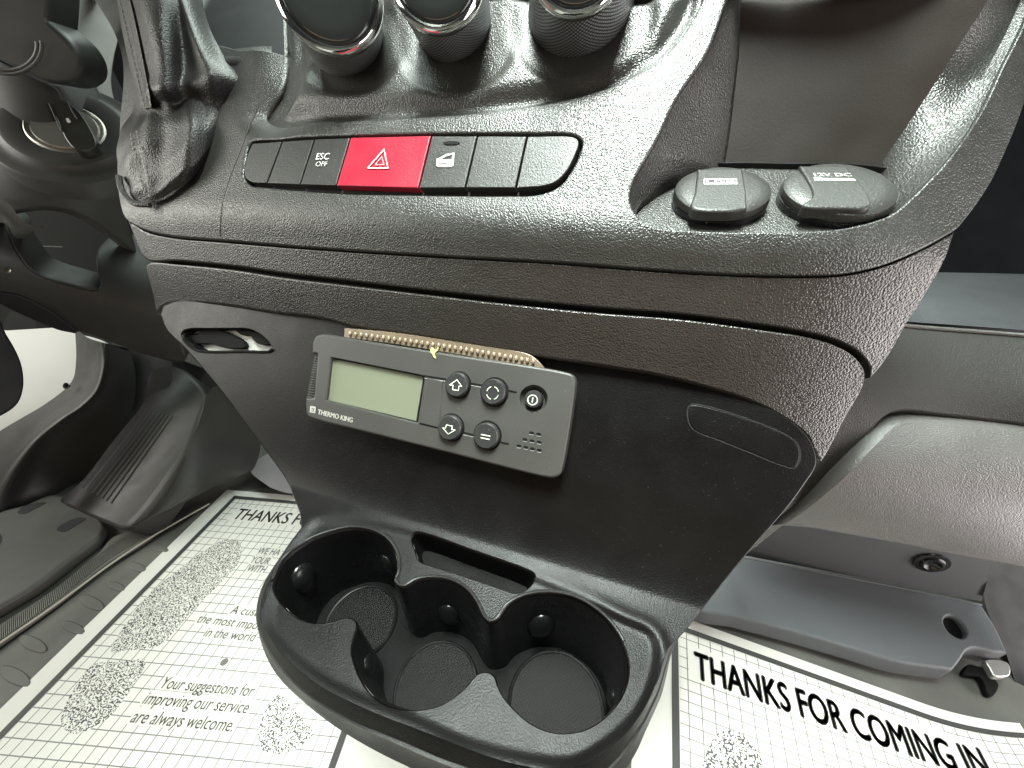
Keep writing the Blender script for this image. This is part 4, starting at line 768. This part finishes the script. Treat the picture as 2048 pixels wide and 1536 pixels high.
panel('top_face', cr([(116, 1000), (160, 960), (230, 870), (285, 800), (300, 740), (360, 735), (412, 790), (402, 830), (372, 900), (330, 965), (270, 1040), (246, 1058), (215, 1048), (150, 1020)], 8, True), FR, kx, rest, step=10, fil=8, drop=.006, skirt=.05)
patch('side_face', [[(412, 790, .655), (440, 775, .68), (520, 840, .76)], [(400, 840, .645), (430, 850, .67), (520, 900, .74)], [(370, 905, .622), (410, 920, .64), (500, 940, .70)], [(330, 968, .598), (385, 985, .61), (440, 968, .66)], [(290, 1020, .578), (335, 1020, .585), (390, 990, .63)], [(250, 1056, .562), (272, 1050, .562), (335, 1022, .59)]], kx, rest, sub=8)
for i in range(7):
    a = np.array(L5([(748+22*i, 1080+4.5*i), (425+24*i, 1475+13*i)])); P = rs(cr(a, 8), 14); S_ = FR(P)+FR.n*.0006
    tube('groove_rib', S_, .0015, COLUM, rest, n=6)
# slab, strips and rubber of the cab floor
slab = tag(panel('step_cover', cr([(-60, 1110), (0, 1040), (60, 1020), (115, 1000), (170, 1022), (208, 1050), (216, 1066), (205, 1088), (160, 1124), (80, 1185), (0, 1232), (-60, 1265)], 8, True), floorL, plastic('step_cover_plastic', (.06, .06, .055), .5, 900, .2, .0002, kind='noise'), None, step=12, fil=6, drop=.004, skirt=.012, up=.014), 'smooth grey black cover plate with oval slots at the lower left', 'cover plate')
ovS = lambda p: floorL(p)+nL*.0145
ovS.n = nL
for c in ([(44, 1038), (55, 1026), (85, 1018), (100, 1018), (80, 1030), (55, 1041)], [(122, 1072), (135, 1060), (165, 1048), (180, 1050), (160, 1064), (135, 1077)], [(-10, 1080), (4, 1076), (14, 1090), (8, 1104), (-10, 1110)]): panel('slot', cr(c, 4, True), ovS, DARK, slab, step=20, fil=0, skirt=.0005)
band_ = tag(panel('ribbed_strip', cr([(-60, 1300), (0, 1258), (110, 1185), (200, 1110), (225, 1080), (280, 1060), (330, 1050), (300, 1080), (220, 1130), (110, 1215), (0, 1293), (-60, 1335)], 8, True), floorL, plastic('strip_rubber', (.12, .12, .105), .5, 300, .2, .0004, kind='noise', var=.35), None, step=12, fil=3, drop=.002, skirt=.004, up=.005), 'grey ribbed rubber strip between the cover plate and the paper mat', 'floor strip')
ovR = lambda p: floorL(p)+nL*.0052
ovR.n = nL
La = rs(cr([(-30, 1278), (110, 1186), (200, 1112), (262, 1072), (315, 1056)], 8), 90); Lb = rs(cr([(-30, 1312), (110, 1212), (215, 1128), (290, 1080), (322, 1054)], 8), 90)
rib0 = None
for i in range(88):
    P = ovR(np.array([La[i]*.95+Lb[i]*.05, La[i]*.05+Lb[i]*.95])); V = np.vstack([P+nL*.0012, ovR(np.array([La[i+1]*.45+La[i]*.55, Lb[i+1]*.45+Lb[i]*.55]))+nL*.0012]); V = np.vstack([V, V-nL*.0016])
    mesh('rib', V, [(0, 1, 3, 2), (0, 4, 5, 1), (2, 3, 7, 6), (1, 5, 7, 3), (0, 2, 6, 4)], band_.active_material, band_, smooth=False)
tube('strip_edge', ovR(cr([(-40, 1322), (0, 1294), (110, 1218), (220, 1136), (300, 1082), (350, 1052), (420, 1012)], 8)), .0014, plain('pale_edge', (.4, .39, .33), .5), band_)
fm = tag(panel('rubber_mat', cr([(-60, 1335), (0, 1300), (110, 1222), (222, 1138), (302, 1086), (352, 1056), (440, 990), (600, 960), (700, 1000), (700, 1200), (300, 1450), (-60, 1600)], 10, True, range(12)), floorL, RUBBER, None, step=30, fil=0, skirt=.003, up=-.001), 'grey rubber floor covering with raised rounded tiles under the paper mat', 'rubber mat')
fmS = lambda p: floorL(p)-nL*.001
fmS.n = nL
for cx, cy, sx, sy in [(65, 1287, 25, 16), (30, 1352, 27, 19), (183, 1205, 22, 14), (147, 1255, 20, 12), (272, 1133, 18, 9), (232, 1172, 16, 9), (320, 1096, 16, 7)]:
    c = [(cx+sx*x+sy*.5*y, cy+sy*y+sx*.12*x) for x, y in [(-.6, -1), (.3, -1), (1, -.3), (1, .5), (.6, 1), (-.3, 1), (-1, .4), (-1, -.5)]]; panel('raised_tile', cr(c, 5, True), fmS, RUBBER, fm, step=12, fil=2.5, drop=.001, skirt=.001, up=.0016)
tag(patch('carpet_corner', [[(500, 930, .72), (540, 905, .74), (590, 900, .76)], [(505, 948, .70), (545, 950, .70), (600, 960, .71)], [(540, 975, .68), (570, 985, .68), (605, 990, .69)]], plastic('grey_felt', (.20, .19, .20), .9, 300, .5, .001, kind='noise'), None, sub=6), 'scrap of grey felt at the top corner of the driver paper mat', 'felt')
# ================================================================== passenger side dash
dash = thing('passenger_dash', atz([(1900, 850)], .32)[0], 'textured grey black passenger dash with shelf and glovebox right of the console', 'dashboard')
DS = DSurf([(1760, 700, .325), (2048, 700, .30), (1800, 840, .305), (2048, 850, .285), (1600, 1000, .33), (1800, 660, .335), (2048, 665, .31)])
panel('fascia', cr([(1700, 640), (1820, 646), (2048, 668), (2120, 676), (2120, 862), (2048, 850), (1900, 832), (1800, 822), (1775, 830), (1740, 865), (1680, 930), (1590, 1012), (1500, 1060), (1500, 900), (1600, 700)], 9, True, (3, 4, 13, 14)), DS, FASC, dash, step=12, fil=5, drop=.003, skirt=.02)
patch('shelf', [[(1780, 545, .44), (1900, 545, .43), (2048, 548, .42), (2140, 550, .41)], [(1750, 590, .385), (1880, 595, .375), (2048, 605, .365), (2140, 610, .36)], [(1730, 638, .34), (1840, 645, .335), (2048, 660, .315), (2140, 668, .305)]], plastic('shelf_plastic', (.06, .062, .068), .5, 700, .5, .0004), dash, sub=8, th=.01)
tube('shelf_edge', DS(cr([(1790, 650), (1840, 655), (2048, 672), (2120, 680)], 9))-Fw*.001, .002, GLOVE, dash)
GS = DSurf([(1600, 1010, .328), (1800, 845, .302), (2048, 865, .282), (1800, 960, .298), (2048, 1000, .275), (1620, 1050, .335), (1800, 1090, .335), (2048, 1135, .325), (1900, 1020, .29)])
panel('glovebox_door', cr([(1480, 1110), (1560, 1046), (1600, 1020), (1690, 945), (1752, 880), (1790, 845), (1830, 838), (1900, 844), (2048, 864), (2120, 874), (2120, 1160), (2048, 1140), (1950, 1122), (1800, 1092), (1700, 1074), (1600, 1058), (1540, 1060)], 9, True, (0, 9, 10)), GS, GLOVE, dash, step=10, fil=7, drop=.006, skirt=.03)
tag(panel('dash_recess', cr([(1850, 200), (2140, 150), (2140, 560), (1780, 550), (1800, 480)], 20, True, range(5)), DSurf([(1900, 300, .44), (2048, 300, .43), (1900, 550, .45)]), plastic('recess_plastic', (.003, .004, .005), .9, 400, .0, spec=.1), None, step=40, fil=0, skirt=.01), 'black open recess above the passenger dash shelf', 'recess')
br = thing('grey_bracket', planeZ(.035)([(1700, 1250)])[0], 'grey moulded bracket under the glovebox beside the passenger paper mat', 'bracket')
BZ = planeZ(.035); BZ.n = UP; yb = BZ([(1700, 1150)])[0][1]; BY = planeY(yb); BY.n = -FWD
hole = cr([(1888, 1240), (1895, 1232), (1908, 1234), (1925, 1250), (1933, 1268), (1926, 1276), (1908, 1270), (1895, 1258)], 4, True)
crease = [(1380, 1096), (1490, 1115), (1700, 1155), (1850, 1184), (1962, 1208)]
panel('lower_plate', cr([(1380, 1092), (1490, 1113), (1700, 1153), (1850, 1182), (1962, 1206), (1990, 1250), (2016, 1306), (1990, 1305), (1950, 1296), (1935, 1300), (1920, 1322), (1905, 1340), (1800, 1325), (1700, 1296), (1580, 1262), (1480, 1236), (1380, 1210)], 7, True, (0, 4, 6, 11)), BZ, GREYM, br, [hole], step=12, fil=5, drop=.003, skirt=.022, hskirt=.01)
panel('upper_plate', cr([(1400, 1000), (1700, 1060), (1980, 1110), (1975, 1160), (1963, 1203), (1850, 1180), (1700, 1151), (1490, 1111), (1380, 1090)], 9, True, range(9)), BY, GREYM, br, step=20, fil=0, skirt=.004)
tube('crease', BZ(cr(crease, 8))-FWD*.001, .0012, GREYM, br)
lathe('hole_wall', BZ(hole).mean(0)-UP*.004, UP, [(0, .02), (-.004, .001)], BLACK, br, n=20)
Ps = BY([(1862, 1124)])[0]; sr_ = 28*((Ps-CAM) @ Fw)/F
scw = lathe('screw', Ps-FWD*.001, -FWD, [(0, sr_), (.0012, sr_*.97), (.0015, sr_*.7), (.0035, sr_*.62), (.004, sr_*.5), (.002, sr_*.36), (.001, sr_*.2), (.001, .0002)], plain('dark_screw', (.03, .03, .032), .25, .6), br, n=32)
tag(patch('wheel_arch_trim', [[(1960, 1080, .46), (2010, 1090, .46), (2140, 1110, .46)], [(1970, 1205, .44), (2015, 1200, .44), (2140, 1220, .44)], [(2010, 1300, .42), (2048, 1300, .42), (2140, 1310, .42)], [(2040, 1400, .405), (2080, 1400, .40), (2140, 1410, .40)]], plastic('arch_plastic', (.014, .015, .015), .6, 300, .1, spec=.25), None, sub=6), 'dark trim at the right edge beside the grey bracket', 'trim')
cl = tag(panel('metal_clip', cr(q([(1660, 105), (1890, 130), (1905, 250), (1760, 265), (1730, 235), (1700, 180)], 5.02, 1640, 1300), 5, True), planeZ(.022), plain('bright_metal', (.7, .68, .66), .3, .8), None, step=12, fil=2, drop=.001, skirt=.006), 'small bright metal clip under the corner of the grey bracket', 'clip')
tag(panel('clip_foot', cr(q([(1440, 230), (1500, 140), (1590, 160), (1660, 170), (1700, 230), (1800, 350), (1740, 460), (1680, 440), (1640, 330), (1600, 270)], 5.02, 1640, 1300), 6, True), planeZ(.006), BLACK, None, step=14, fil=2, drop=.002, skirt=.005), 'black foot of the seat rail below the metal clip', 'foot')
# cab shell around the view, so that nothing outside shows between the parts
tag(mesh('bulkhead', [(-1.6, 1.0, -.6), (1.4, 1.0, -.6), (1.4, 1.0, 1.0), (-1.6, 1.0, 1.0)], [(0, 1, 2, 3)], DARK, None, smooth=False), 'black bulkhead behind the dash', 'bulkhead')
